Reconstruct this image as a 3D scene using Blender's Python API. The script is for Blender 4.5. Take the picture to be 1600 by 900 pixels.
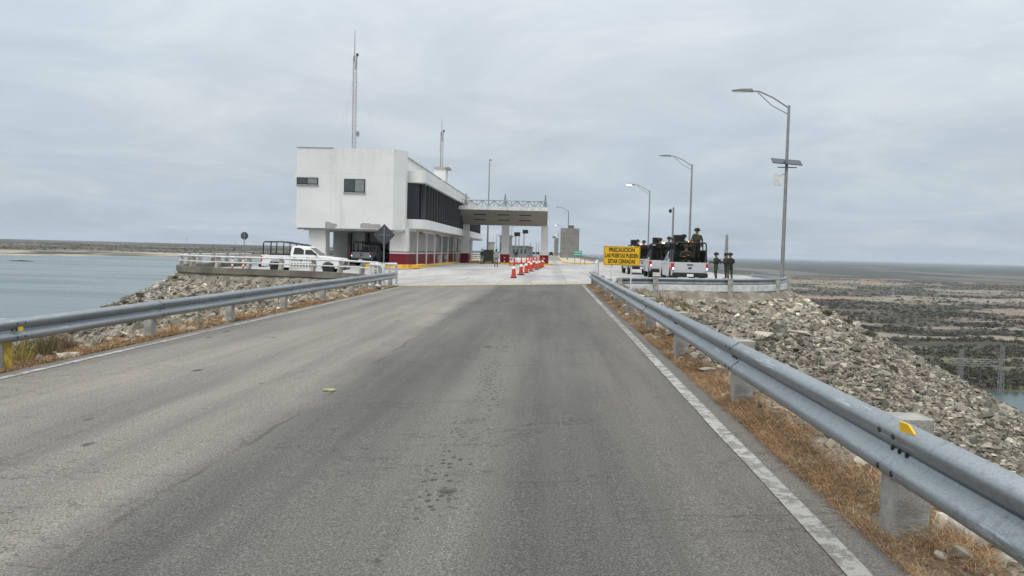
import bpy, bmesh, math, random
import numpy as np
from mathutils import Vector, Matrix, Euler
R = math.radians
random.seed(7); rng = np.random.default_rng(7)
for o in list(bpy.data.objects): bpy.data.objects.remove(o, do_unlink=True)
scene = bpy.context.scene
C = scene.collection

# ------------------------------------------------------------ camera
EYE = 1.6
ROLL, PITCH, YAW, FPX = math.atan(.025), math.atan(57/1200), R(2.89), 1200.0
cam = bpy.data.cameras.new('camera'); cam.lens = 36*FPX/1600; cam.sensor_width = 36
cam.clip_start = .05; cam.clip_end = 90000
camo = bpy.data.objects.new('camera', cam); C.objects.link(camo)
MR = Matrix.Rotation(YAW, 3, 'Z') @ Matrix.Rotation(math.pi/2-PITCH, 3, 'X') @ Matrix.Rotation(ROLL, 3, 'Z')
camo.matrix_world = Matrix.Translation((0, 0, EYE)) @ MR.to_4x4()
scene.camera = camo
scene.render.resolution_x = 1024; scene.render.resolution_y = 576
# ------------------------------------------------------------ light
SUN_EL, SUN_AZ = R(52), R(205)      # azimuth clockwise from +Y
world = bpy.data.worlds.new('World'); scene.world = world; world.use_nodes = True
def build_world():
    nt = world.node_tree; n = nt.nodes; l = nt.links; n.clear()
    out = n.new('ShaderNodeOutputWorld'); bg = n.new('ShaderNodeBackground'); bg.inputs[1].default_value = .1
    sky = n.new('ShaderNodeTexSky'); sky.sky_type = 'NISHITA'; sky.sun_disc = False
    sky.sun_elevation = SUN_EL; sky.sun_rotation = SUN_AZ; sky.dust_density = 3
    tc = n.new('ShaderNodeTexCoord'); sep = n.new('ShaderNodeSeparateXYZ'); l.new(tc.outputs['Generated'], sep.inputs[0])
    def math_(op, a, b=None, clamp=False):
        m = n.new('ShaderNodeMath'); m.operation = op; m.use_clamp = clamp
        for i, v in enumerate((a, b)):
            if v is None: continue
            if isinstance(v, (int, float)): m.inputs[i].default_value = v
            else: l.new(v, m.inputs[i])
        return m.outputs[0]
    z = math_('MAXIMUM', sep.outputs[2], 0.0)
    zz = math_('ADD', z, .16)
    px = math_('DIVIDE', sep.outputs[0], zz); py = math_('DIVIDE', sep.outputs[1], zz)
    cb = n.new('ShaderNodeCombineXYZ'); l.new(px, cb.inputs[0]); l.new(py, cb.inputs[1])
    def noise(scale, detail, rough, dist, off=0):
        m = n.new('ShaderNodeVectorMath'); m.operation = 'ADD'; l.new(cb.outputs[0], m.inputs[0]); m.inputs[1].default_value = (off, off*2, off)
        t = n.new('ShaderNodeTexNoise'); l.new(m.outputs[0], t.inputs['Vector'])
        t.inputs['Scale'].default_value = scale; t.inputs['Detail'].default_value = detail
        t.inputs['Roughness'].default_value = rough; t.inputs['Distortion'].default_value = dist
        return t.outputs['Fac']
    def ramp(fac, stops):
        r = n.new('ShaderNodeValToRGB'); l.new(fac, r.inputs[0]); e = r.color_ramp.elements
        while len(e) < len(stops): e.new(.5)
        for el, (p, c) in zip(e, stops): el.position = p; el.color = (*c, 1)
        return r.outputs[0]
    c1 = ramp(noise(1.25, 8, .62, .5), [(.34, (.49,.555,.605)), (.5, (.545,.61,.655)), (.66, (.625,.68,.71))])
    c2 = ramp(noise(.55, 3, .5, .2, 9.3), [(.40, (.985,.99,1.0)), (.62, (1.03,.995,.995))])
    mul = n.new('ShaderNodeMixRGB'); mul.blend_type = 'MULTIPLY'; mul.inputs[0].default_value = 1; l.new(c1, mul.inputs[1]); l.new(c2, mul.inputs[2])
    # CIE overcast distribution: the zenith is brighter than the horizon
    zen = math_('ADD', math_('MULTIPLY', math_('POWER', z, 1.7), 2.3), 1.0)
    # soft bluish-grey band low over the horizon
    low = ramp(sep.outputs[2], [(.0, (.90,.955,1.01)), (.10, (.96,.99,1.01)), (.28, (1,1,1)), (.75, (1.06,1.0,.94))])
    m2 = n.new('ShaderNodeMixRGB'); m2.blend_type = 'MULTIPLY'; m2.inputs[0].default_value = 1; l.new(mul.outputs[0], m2.inputs[1]); l.new(low, m2.inputs[2])
    vm = n.new('ShaderNodeVectorMath'); vm.operation = 'SCALE'; l.new(m2.outputs[0], vm.inputs[0]); l.new(math_('MULTIPLY', zen, 11.1), vm.inputs['Scale'])
    mix = n.new('ShaderNodeMixRGB'); mix.inputs[0].default_value = .92; l.new(sky.outputs[0], mix.inputs[1]); l.new(vm.outputs[0], mix.inputs[2])
    l.new(mix.outputs[0], bg.inputs[0]); l.new(bg.outputs[0], out.inputs[0])
build_world()
sun = bpy.data.lights.new('sun', 'SUN'); sun.energy = 1.35; sun.angle = R(22); sun.color = (1, .95, .86)
suno = bpy.data.objects.new('sun', sun); C.objects.link(suno)
sd = Vector((math.sin(SUN_AZ)*math.cos(SUN_EL), math.cos(SUN_AZ)*math.cos(SUN_EL), math.sin(SUN_EL)))
suno.rotation_euler = sd.to_track_quat('Z', 'Y').to_euler()
vs = scene.view_settings; vs.view_transform = 'Standard'; vs.look = 'None'; vs.gamma = 1; vs.exposure = -0.12; vs.use_curve_mapping = False

# ------------------------------------------------------------ survey helpers (photo pixel -> place in the world)
def ray(px, py): return MR @ Vector(((px-800)/FPX, -(py-450)/FPX, -1))
def G(px, py, z=0):
    d = ray(px, py); t = (z-EYE)/d.z; return Vector((d.x*t, d.y*t, z))
def W(px, py, Y):
    d = ray(px, py); t = Y/d.y; return (d.x*t, EYE+d.z*t)
# ------------------------------------------------------------ numpy noise
def vnoise(x, y, seed=0):
    xi = np.floor(x).astype(np.int64); yi = np.floor(y).astype(np.int64); xf = x-xi; yf = y-yi
    def h(a, b):
        n = (a*374761393 + b*668265263 + seed*974634777) & 0xffffffff
        n = ((n ^ (n >> 13))*1274126177) & 0xffffffff
        return ((n ^ (n >> 16)) & 0xffff)/65535.0
    u = xf*xf*(3-2*xf); v = yf*yf*(3-2*yf)
    return (h(xi, yi)*(1-u)+h(xi+1, yi)*u)*(1-v)+(h(xi, yi+1)*(1-u)+h(xi+1, yi+1)*u)*v
def fbm(x, y, o=4, seed=0):
    s = 0; a = .5; t = 0
    for i in range(o): s = s+a*vnoise(x*2**i, y*2**i, seed+i); t += a; a *= .5
    return s/t
def sstep(a, b, x):
    t = np.clip((x-a)/(b-a), 0, 1); return t*t*(3-2*t)
# ------------------------------------------------------------ materials
MATS = {}
def mat(name, col, rough=.7, metal=0, var=.12, scale=3., bump=0., bscale=None, col2=None, spec=.4, detail=4, sl=(.35, .65), emit=None, estr=0, stretch=(1,1,1)):
    if name in MATS: return MATS[name]
    m = bpy.data.materials.new(name); m.use_nodes = True; nt = m.node_tree; n = nt.nodes; l = nt.links
    b = n['Principled BSDF']; b.inputs['Roughness'].default_value = rough; b.inputs['Metallic'].default_value = metal
    b.inputs['Specular IOR Level'].default_value = spec
    tc = n.new('ShaderNodeTexCoord'); mp = n.new('ShaderNodeMapping'); l.new(tc.outputs['Object'], mp.inputs[0]); mp.inputs['Scale'].default_value = stretch
    no = n.new('ShaderNodeTexNoise'); l.new(mp.outputs[0], no.inputs['Vector']); no.inputs['Scale'].default_value = scale; no.inputs['Detail'].default_value = detail
    rp = n.new('ShaderNodeValToRGB'); l.new(no.outputs['Fac'], rp.inputs[0]); e = rp.color_ramp.elements
    c2 = col2 or tuple(min(1, c*(1+var)) for c in col); c1 = col if col2 else tuple(c*(1-var) for c in col)
    e[0].position = sl[0]; e[0].color = (*c1, 1); e[1].position = sl[1]; e[1].color = (*c2, 1)
    l.new(rp.outputs[0], b.inputs['Base Color'])
    if bump:
        nb = n.new('ShaderNodeTexNoise'); l.new(mp.outputs[0], nb.inputs['Vector']); nb.inputs['Scale'].default_value = bscale or scale*5; nb.inputs['Detail'].default_value = 4
        bp = n.new('ShaderNodeBump'); bp.inputs['Strength'].default_value = bump; bp.inputs['Distance'].default_value = .02
        l.new(nb.outputs['Fac'], bp.inputs['Height']); l.new(bp.outputs[0], b.inputs['Normal'])
    if emit: b.inputs['Emission Color'].default_value = (*emit, 1); b.inputs['Emission Strength'].default_value = estr
    MATS[name] = m; return m
class NT:
    """small helper for longer node graphs"""
    def __init__(s, name, rough=.8):
        s.m = bpy.data.materials.new(name); s.m.use_nodes = True; s.n = s.m.node_tree.nodes; s.l = s.m.node_tree.links
        s.b = s.n['Principled BSDF']; s.b.inputs['Roughness'].default_value = rough; s.b.inputs['Specular IOR Level'].default_value = .3
        s.tc = s.n.new('ShaderNodeTexCoord'); s.sep = s.n.new('ShaderNodeSeparateXYZ'); s.l.new(s.tc.outputs['Object'], s.sep.inputs[0])
        MATS[name] = s.m
    def set(s, sock, v):
        if isinstance(v, bpy.types.NodeSocket): s.l.new(v, sock)
        elif isinstance(v, tuple): sock.default_value = (*v, 1) if len(v) == 3 and sock.type == 'RGBA' else v
        else: sock.default_value = v
    def math(s, op, a, b=None, c=None, clamp=False):
        m = s.n.new('ShaderNodeMath'); m.operation = op; m.use_clamp = clamp
        for i, v in enumerate((a, b, c)):
            if v is not None: s.set(m.inputs[i], v)
        return m.outputs[0]
    def noise(s, scale, detail=3, rough=.5, stretch=(1,1,1), off=(0,0,0), dist=0):
        mp = s.n.new('ShaderNodeMapping'); s.l.new(s.tc.outputs['Object'], mp.inputs[0]); mp.inputs['Scale'].default_value = stretch; mp.inputs['Location'].default_value = off
        t = s.n.new('ShaderNodeTexNoise'); s.l.new(mp.outputs[0], t.inputs['Vector']); t.inputs['Scale'].default_value = scale
        t.inputs['Detail'].default_value = detail; t.inputs['Roughness'].default_value = rough; t.inputs['Distortion'].default_value = dist
        return t.outputs['Fac']
    def voro(s, scale, stretch=(1,1,1), feat='F1', off=(0,0,0)):
        mp = s.n.new('ShaderNodeMapping'); s.l.new(s.tc.outputs['Object'], mp.inputs[0]); mp.inputs['Scale'].default_value = stretch; mp.inputs['Location'].default_value = off
        t = s.n.new('ShaderNodeTexVoronoi'); t.feature = feat; s.l.new(mp.outputs[0], t.inputs['Vector']); t.inputs['Scale'].default_value = scale
        return t.outputs['Distance']
    def ss(s, v, a, b):
        m = s.n.new('ShaderNodeMapRange'); m.interpolation_type = 'SMOOTHSTEP'; s.set(m.inputs[0], v); m.inputs[1].default_value = a; m.inputs[2].default_value = b
        return m.outputs[0]
    def ramp(s, fac, stops):
        r = s.n.new('ShaderNodeValToRGB'); s.l.new(fac, r.inputs[0]); e = r.color_ramp.elements
        while len(e) < len(stops): e.new(.5)
        for el, (p, c) in zip(e, stops): el.position = p; el.color = (*c, 1)
        return r.outputs[0]
    def mix(s, f, a, b, mode='MIX'):
        m = s.n.new('ShaderNodeMixRGB'); m.blend_type = mode
        s.set(m.inputs[0], f); s.set(m.inputs[1], a); s.set(m.inputs[2], b); return m.outputs[0]
    def bump(s, h, st, dist=.01):
        b = s.n.new('ShaderNodeBump'); b.inputs['Strength'].default_value = st; b.inputs['Distance'].default_value = dist
        s.l.new(h, b.inputs['Height']); s.l.new(b.outputs[0], s.b.inputs['Normal'])
    def attr(s, name='Col'):
        a = s.n.new('ShaderNodeAttribute'); a.attribute_name = name; return a.outputs['Color']
    def done(s, col): s.l.new(col, s.b.inputs['Base Color']); return s.m

def asphalt_mat(name):
    t = NT(name, .85); X = t.sep.outputs[0]
    fine = t.noise(78, 3, .8); med = t.noise(.5, 5, .6, (1,.28,1)); streak = t.noise(1.6, 4, .65, (1,.045,1)); big = t.noise(.16, 3, .5, (1,.5,1), (3,1,0))
    lane = t.ss(t.math('ADD', X, t.math('MULTIPLY', t.noise(.5, 4, .6), .7)), -2.8, -1.9)       # the older left lane is paler
    base = t.mix(lane, (.212,.200,.183), (.112,.109,.104))
    edge = t.ss(X, .2, 1.7); base = t.mix(t.math('MULTIPLY', edge, .55), base, (.205,.193,.176))
    wheel = t.math('MULTIPLY', t.math('MULTIPLY', t.ss(t.math('ABSOLUTE', t.math('ADD', X, .75)), .65, .1), t.ss(t.sep.outputs[1], 26, 8)), .45)
    base = t.mix(wheel, base, (.19,.185,.165))
    m1 = t.ramp(med, [(.3, (.78,.78,.79)), (.7, (1.2,1.19,1.17))]); base = t.mix(.8, base, m1, 'MULTIPLY')
    m2 = t.ramp(streak, [(.32, (.70,.70,.71)), (.68, (1.25,1.25,1.24))]); base = t.mix(.7, base, m2, 'MULTIPLY')
    m4 = t.ramp(big, [(.35, (.86,.86,.87)), (.65, (1.12,1.11,1.1))]); base = t.mix(1, base, m4, 'MULTIPLY')
    m3 = t.ramp(fine, [(.25, (.18,.18,.18)), (.5, (.88,.88,.87)), (.76, (2.5,2.42,2.28))]); base = t.mix(.9, base, m3, 'MULTIPLY')
    chips = t.ss(t.voro(30), .16, .07); base = t.mix(t.math('MULTIPLY', chips, .5), base, (.36,.34,.31))
    # ravelled pits in the wheel path
    path = t.ss(t.math('ABSOLUTE', t.math('ADD', X, t.math('ADD', .35, t.math('MULTIPLY', t.noise(.35, 2), .75)))), .32, .03)
    pits = t.ss(t.voro(15, (1,.7,1)), .34, .24)
    pn = t.ss(t.noise(1.3, 3, .6, (1,.5,1), (2,7,1)), .40, .50)
    pit = t.math('MULTIPLY', t.math('MULTIPLY', path, pits), pn)
    p2 = t.math('MULTIPLY', t.ss(t.voro(1.3, (1,.6,1), off=(3,3,0)), .11, .07), t.ss(t.noise(.8, 2, .5, off=(5,1,0)), .5, .56))
    pit = t.math('MAXIMUM', pit, p2)
    # hairline cracks, mostly across the road
    cr = t.math('MULTIPLY', t.ss(t.math('ABSOLUTE', t.math('SUBTRACT', t.noise(.42, 8, .68, (.35,1,1), (1,4,0), .4), .5)), .0035, .001), t.ss(t.noise(.3, 2, off=(9,9,0)), .44, .56))
    cr = t.math('MAXIMUM', cr, t.math('MULTIPLY', t.ss(t.math('ABSOLUTE', t.math('SUBTRACT', t.noise(.9, 8, .7, (1,.22,1), (7,2,0), .3), .5)), .004, .001), t.ss(t.noise(.25, 2, off=(3,5,0)), .52, .62)))
    seam = t.math('MULTIPLY', t.ss(t.math('ABSOLUTE', t.math('ADD', X, t.math('ADD', 2.35, t.math('MULTIPLY', t.noise(.7, 4), .4)))), .035, .01), t.ss(t.noise(.6, 2, off=(1,9,0)), .42, .56))
    dk = t.math('MAXIMUM', t.math('MAXIMUM', pit, t.math('MULTIPLY', cr, .6)), t.math('MULTIPLY', seam, .6))
    base = t.mix(t.math('MULTIPLY', dk, .85), base, (.042,.038,.034))
    h = t.math('SUBTRACT', t.math('MULTIPLY', fine, .5), dk)
    t.bump(h, .5, .012)
    t.base = base; return t
def road_mats():
    t = asphalt_mat('asphalt'); t.done(t.base)
    p = asphalt_mat('worn_paint')
    w = p.ss(p.noise(9, 5, .7), .44, .56); w2 = p.ss(p.noise(.9, 3, .6, (1,.4,1)), .38, .62)
    k = p.math('MULTIPLY', p.math('ADD', .22, p.math('MULTIPLY', w, .5)), p.math('ADD', .6, p.math('MULTIPLY', w2, .4)))
    p.done(p.mix(k, p.base, (.56,.55,.52)))
    c = NT('plaza_concrete', .8)
    b = c.ramp(c.noise(.22, 4, .6, (1,.5,1)), [(.3, (.30,.295,.285)), (.7, (.50,.49,.475))])
    b = c.mix(.6, b, c.ramp(c.noise(1.4, 4, .6, (1,.14,1)), [(.3, (.82,.82,.83)), (.7, (1.12,1.12,1.11))]), 'MULTIPLY')
    b = c.mix(.5, b, c.ramp(c.noise(60, 2), [(.3, (.8,.8,.8)), (.7, (1.15,1.15,1.15))]), 'MULTIPLY')
    jx = c.math('ABSOLUTE', c.math('SUBTRACT', c.math('FRACT', c.math('DIVIDE', c.math('ADD', c.sep.outputs[0], 100), 3.6)), .5))
    jy = c.math('ABSOLUTE', c.math('SUBTRACT', c.math('FRACT', c.math('DIVIDE', c.sep.outputs[1], 4.5)), .5))
    j = c.math('MAXIMUM', c.ss(jx, .494, .499), c.ss(jy, .494, .499))
    b = c.mix(c.math('MULTIPLY', j, .75), b, (.09,.09,.085)); b = c.mix(c.math('MULTIPLY', c.ss(c.noise(.5, 5, .65, (1,.12,1), (4,2,0)), .52, .68), .45), b, (.16,.155,.15))
    tr = c.ss(c.math('ABSOLUTE', c.math('SUBTRACT', c.math('ABSOLUTE', c.math('SUBTRACT', c.sep.outputs[0], -.4)), .9)), .6, .1)
    b = c.mix(c.math('MULTIPLY', tr, .35), b, (.2,.2,.2))
    c.done(b)
road_mats()
def ground_mats():
    t = NT('embankment_soil', .95)
    b = t.ramp(t.noise(1.7, 6, .65), [(.3, (.13,.11,.085)), (.5, (.24,.215,.18)), (.68, (.38,.355,.31))])
    b = t.mix(.7, b, t.ramp(t.noise(32, 3, .7), [(.3, (.45,.45,.46)), (.7, (1.5,1.47,1.42))]), 'MULTIPLY')
    t.bump(t.noise(24, 5, .7), .9, .04); t.done(b)
    t = NT('rock', .95)
    b = t.mix(.75, t.attr(), t.ramp(t.noise(7, 5, .7), [(.3, (.6,.6,.61)), (.7, (1.4,1.38,1.34))]), 'MULTIPLY')
    t.bump(t.noise(16, 4, .65), .6, .04); t.done(b)
    t = NT('grass', .9)
    t.done(t.attr())
    t = NT('far_land', .95)
    b = t.mix(.55, t.attr(), t.ramp(t.noise(.09, 5, .7), [(.35, (.5,.5,.52)), (.65, (1.5,1.48,1.42))]), 'MULTIPLY')
    t.done(b)
    t = NT('scrub', .95); t.done(t.attr())
ground_mats()
def water_mat(name, col, rough, bs):
    t = NT(name, rough); t.b.inputs['IOR'].default_value = 1.33; t.b.inputs['Specular IOR Level'].default_value = .5
    b = t.ramp(t.noise(.006, 3, .6, (.35,1.3,1)), [(.3, tuple(c*.85 for c in col)), (.7, tuple(c*1.15 for c in col))])
    t.l.new(t.math('ADD', rough, t.math('MULTIPLY', t.ss(t.noise(.012, 4, .6, (.25,1.6,1), dist=.8), .45, .62), .18)), t.b.inputs['Roughness'])
    h = t.math('ADD', t.noise(.5, 4, .6, (1,1.6,1)), t.math('MULTIPLY', t.noise(.05, 3, .5, (.5,1.5,1)), 2.5))
    t.bump(h, bs, .6); return t.done(b)
water_mat('lake_water', (.085,.125,.132), .16, .36); water_mat('river_water', (.05,.085,.085), .1, .15)
def stucco():
    t = NT('white_stucco', .8); b = t.ramp(t.noise(.45, 5, .6), [(.3, (.67,.675,.665)), (.7, (.745,.75,.745))])
    st = t.ss(t.noise(1.1, 5, .7, (1,1,.09)), .52, .72); b = t.mix(t.math('MULTIPLY', st, .45), b, (.48,.47,.44))
    up = t.math('MULTIPLY', t.ss(t.noise(2.6, 4, .6, (1,1,.12), (5,5,0)), .5, .7), t.ss(t.sep.outputs[2], 8.2, 10)); b = t.mix(t.math('MULTIPLY', up, .5), b, (.40,.385,.35))
    jz = t.ss(t.math('ABSOLUTE', t.math('SUBTRACT', t.sep.outputs[2], 7.86)), .035, .01); b = t.mix(t.math('MULTIPLY', jz, .22), b, (.4,.4,.38))
    t.bump(t.noise(9, 6, .6), .15, .02); return t.done(b)
M_white = stucco()
M_plain_white = mat('plain_white', (.715,.72,.71), .75, var=.05, scale=.5, bump=.15, bscale=9, detail=6)
M_conc = mat('concrete', (.33,.315,.28), .85, var=.28, scale=1.6, bump=.4, bscale=30, detail=6)
M_concdk = mat('dark_concrete', (.165,.152,.130), .85, var=.25, scale=.9, bump=.3, bscale=20, detail=6)
M_postc = mat('post_concrete', (.36,.35,.325), .88, var=.28, scale=6, bump=.6, bscale=60, detail=7)
M_greypanel = mat('grey_wall_panel', (.33,.33,.32), .8, var=.06, scale=1)
M_maroon = mat('maroon_paint', (.155,.006,.020), .7, var=.1, scale=1)
M_brown = mat('brown_stripe', (.16,.085,.05), .6)
M_dark = mat('dark_glass', (.012,.014,.018), .15, spec=.6)
M_glassg = mat('grey_glass', (.055,.065,.07), .2, spec=.7)
M_black = mat('black_paint', (.012,.013,.014), .45)
M_fin = mat('fin_metal', (.07,.072,.078), .5)
M_yel = mat('kerb_yellow', (.72,.40,.03), .7, var=.25, scale=2)
M_signyel = mat('sign_yellow', (.80,.48,.015), .45, var=.05)
M_signblk = mat('sign_black', (.02,.02,.02), .5)
M_signback = mat('sign_back', (.055,.062,.07), .6, var=.12)
M_far = mat('weathered_lattice', (.23,.235,.24), .6)
M_steel = mat('galvanised_pole', (.27,.28,.285), .5, .5, var=.12, scale=6)
M_thin = mat('mast_steel', (.33,.33,.34), .5, .3, var=.1)
M_mastred = mat('mast_red', (.40,.16,.14), .6)
M_whitem = mat('white_metal', (.62,.63,.63), .5, var=.16, scale=4)
M_canopy = mat('canopy_soffit', (.30,.29,.265), .8, var=.08, scale=.4)
M_truss = mat('truss_steel', (.30,.33,.36), .5, .3)
M_orange = mat('cone_orange', (.52,.055,.022), .65, var=.1)
M_refl = mat('white_band', (.8,.8,.78), .4)
M_rubber = mat('rubber', (.018,.018,.018), .8)
M_rim = mat('rim', (.30,.30,.31), .35, .7)
M_wcar = mat('white_car_paint', (.78,.79,.79), .22, spec=.6, var=.02)
M_gcar = mat('silver_car_paint', (.50,.51,.53), .3, .1, spec=.6, var=.03)
M_red = mat('tail_red', (.5,.02,.02), .25)
M_camo = mat('camo_cloth', (.022,.028,.015), .9, col2=(.075,.07,.042), scale=9, sl=(.45,.55))
M_camodk = mat('dark_camo', (.012,.015,.010), .9, col2=(.036,.036,.025), scale=9, sl=(.45,.55))
M_navy = mat('navy_cloth', (.012,.015,.022), .9)
M_greyc = mat('grey_cloth', (.22,.23,.24), .9, col2=(.36,.37,.37), scale=12, sl=(.45,.55))
M_khaki = mat('grey_trousers', (.14,.145,.15), .9)
M_skin = mat('skin', (.30,.16,.10), .6)
M_boot = mat('boot_leather', (.015,.013,.012), .6)
M_gsign = mat('green_sign', (.01,.27,.16), .4)
M_wood = mat('bark', (.10,.08,.06), .9)
def rail_metal():
    t = NT('galvanised_rail', .42)
    t.b.inputs['Metallic'].default_value = .85
    b = t.ramp(t.noise(3.5, 6, .65, (1,.08,1)), [(.3, (.25,.275,.295)), (.7, (.38,.41,.43))])
    trough_shade = t.ss(t.n.new('ShaderNodeNewGeometry').outputs['Pointiness'], .49, .42); b = t.mix(t.math('MULTIPLY', trough_shade, .5), b, (.09,.09,.09))  # hollow of the beam darkened in the colour, as shade
    sp = t.ss(t.voro(26, (1,.35,1)), .12, .05); sc = t.ss(t.noise(11, 4, .7, (1,.10,2.2), (3,3,3)), .62, .67)
    b = t.mix(t.math('MULTIPLY', sp, .4), b, (.10,.10,.10)); b = t.mix(t.math('MULTIPLY', sc, .6), b, (.66,.70,.72))
    dr = t.ss(t.noise(16, 6, .75, (1,1,.10), (1,1,1)), .52, .66); b = t.mix(t.math('MULTIPLY', dr, .32), b, (.13,.135,.14))
    mot = t.ramp(t.noise(70, 4, .8), [(.3, (.78,.78,.78)), (.7, (1.22,1.22,1.22))]); b = t.mix(.8, b, mot, 'MULTIPLY')
    ru = t.ss(t.noise(2.2, 5, .7, off=(7,0,0)), .66, .74); b = t.mix(t.math('MULTIPLY', ru, .5), b, (.17,.13,.10))
    t.l.new(t.math('ADD', .24, t.math('MULTIPLY', t.noise(9, 4), .25)), t.b.inputs['Roughness'])
    t.bump(t.noise(3, 3), .15, .02)
    return t.done(b)
M_rail = rail_metal()

# ------------------------------------------------------------ objects
def tag(o, label=None, cat=None, group=None, kind=None):
    if label: o['label'] = label
    if cat: o['category'] = cat
    if group: o['group'] = group
    if kind: o['kind'] = kind
    return o
def thing(name, label, cat, loc=(0,0,0), rz=0, group=None):
    o = bpy.data.objects.new(name, None); C.objects.link(o); o.location = loc; o.rotation_euler = (0,0,rz); o.empty_display_size = .1
    return tag(o, label, cat, group)
def children(o): return [c for c in bpy.data.objects if c.parent == o]
def copy_tree(o, parent=None):
    c = o.copy(); C.objects.link(c)
    if parent: c.parent = parent
    for ch in children(o): copy_tree(ch, c)
    return c
def dup(o, loc, rz=0, label=None):
    c = copy_tree(o); c.location = loc; c.rotation_euler = (0,0,rz)
    if label: c['label'] = label
    return c
class MB:
    def __init__(s): s.v = []; s.f = []; s.m = []
    def add(s, vs, fs, mi=0):
        k = len(s.v); s.v += [tuple(v) for v in vs]; s.f += [tuple(k+i for i in f) for f in fs]; s.m += [mi]*len(fs); return s
    def box(s, c, d, rz=0, rx=0, mi=0, ry=0):
        M = Euler((rx, ry, rz)).to_matrix(); vs = []
        for x in (-.5,.5):
            for y in (-.5,.5):
                for z in (-.5,.5): vs.append(M @ Vector((x*d[0], y*d[1], z*d[2])) + Vector(c))
        return s.add(vs, [(0,1,3,2),(4,6,7,5),(0,4,5,1),(2,3,7,6),(0,2,6,4),(1,5,7,3)], mi)
    def bb(s, x0, x1, y0, y1, z0, z1, mi=0): return s.box(((x0+x1)/2,(y0+y1)/2,(z0+z1)/2), (x1-x0,y1-y0,z1-z0), mi=mi)
    def tube(s, pts, r, n=8, mi=0, cap=True):
        pts = [Vector(p) for p in pts]; rs = r if isinstance(r, (list, tuple)) else [r]*len(pts); vs = []
        for i, p in enumerate(pts):
            d = (pts[min(i+1, len(pts)-1)]-pts[max(i-1, 0)]).normalized()
            a = Vector((0,0,1)) if abs(d.z) < .9 else Vector((1,0,0)); u = d.cross(a).normalized(); w = d.cross(u)
            for k in range(n): t = 2*math.pi*k/n; vs.append(p+(u*math.cos(t)+w*math.sin(t))*rs[i])
        fs = [(i*n+k, i*n+(k+1) % n, (i+1)*n+(k+1) % n, (i+1)*n+k) for i in range(len(pts)-1) for k in range(n)]
        if cap: fs += [tuple(range(n))[::-1], tuple((len(pts)-1)*n+k for k in range(n))]
        return s.add(vs, fs, mi)
    def lathe(s, prof, n=16, c=(0,0,0), mi=0):
        vs = [(c[0]+r*math.cos(2*math.pi*k/n), c[1]+r*math.sin(2*math.pi*k/n), c[2]+z) for r, z in prof for k in range(n)]
        fs = [(i*n+k, i*n+(k+1) % n, (i+1)*n+(k+1) % n, (i+1)*n+k) for i in range(len(prof)-1) for k in range(n)]
        fs += [tuple(range(n))[::-1], tuple((len(prof)-1)*n+k for k in range(n))]
        return s.add(vs, fs, mi)
    def prism(s, poly, h0, h1, axis='z', mi=0, taper=None):
        """poly in the plane, extruded h0..h1 along axis ('z': (x,y); 'x': (y,z); 'y': (x,z))"""
        def pt(a, b, h): return {'z': (a,b,h), 'x': (h,a,b), 'y': (a,h,b)}[axis]
        n = len(poly); vs = [pt(a, b, h0) for a, b in poly]+[pt(a, b, h1) for a, b in poly]
        fs = [(i, (i+1) % n, n+(i+1) % n, n+i) for i in range(n)]+[tuple(range(n))[::-1], tuple(range(n, 2*n))]
        return s.add(vs, fs, mi)
    def sweep(s, prof, path, closed=True, mi=0):
        """prof: (offset to the right of travel, z); path: (x,y,z)"""
        P = [Vector(p) for p in path]; n = len(prof); vs = []
        for i, p in enumerate(P):
            a = (P[i]-P[i-1]) if i else (P[1]-P[0]); b = (P[i+1]-P[i]) if i < len(P)-1 else a
            a = Vector((a.x,a.y,0)).normalized(); b = Vector((b.x,b.y,0)).normalized(); d = (a+b).normalized(); nrm = Vector((d.y,-d.x,0))/max(.3, d.dot(a))
            for o, z in prof: vs.append(p+nrm*o+Vector((0,0,z)))
        m = n if closed else n-1
        fs = [(i*n+k, i*n+(k+1) % n, (i+1)*n+(k+1) % n, (i+1)*n+k) for i in range(len(P)-1) for k in range(m)]
        if closed: fs += [tuple(range(n))[::-1], tuple((len(P)-1)*n+k for k in range(n))]
        return s.add(vs, fs, mi)
    def build(s, name, mats, parent=None, smooth=False, bevel=0, loc=None):
        me = bpy.data.meshes.new(name); me.from_pydata(s.v, [], s.f)
        for m in (mats if isinstance(mats, (list, tuple)) else [mats]): me.materials.append(m)
        me.polygons.foreach_set('material_index', s.m)
        bm = bmesh.new(); bm.from_mesh(me); bmesh.ops.recalc_face_normals(bm, faces=bm.faces); bm.to_mesh(me); bm.free()
        if smooth: me.shade_smooth(); 
        if smooth: me.set_sharp_from_angle(angle=R(40))
        o = bpy.data.objects.new(name, me); C.objects.link(o)
        if parent: o.parent = parent
        if loc: o.location = loc
        if bevel:
            b = o.modifiers.new('bevel', 'BEVEL'); b.width = bevel; b.segments = 2; b.limit_method = 'ANGLE'; b.angle_limit = R(35)
        return o
def np_mesh(name, V, F, m, col=None, smooth=False):
    """V (n,3), F (m,k) arrays -> object"""
    me = bpy.data.meshes.new(name); k = F.shape[1]
    me.vertices.add(len(V)); me.vertices.foreach_set('co', V.astype(np.float32).ravel())
    me.loops.add(F.size); me.loops.foreach_set('vertex_index', F.astype(np.int32).ravel())
    me.polygons.add(len(F)); me.polygons.foreach_set('loop_start', (np.arange(len(F))*k).astype(np.int32))
    me.update(calc_edges=True)
    me.polygons.foreach_set('use_smooth', np.full(len(F), smooth))
    if col is not None:
        a = me.color_attributes.new('Col', 'FLOAT_COLOR', 'POINT'); a.data.foreach_set('color', np.c_[col, np.ones(len(col))].astype(np.float32).ravel())
    me.materials.append(m); o = bpy.data.objects.new(name, me); C.objects.link(o); return o
def struct(o): o['kind'] = 'structure'; return o

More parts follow.
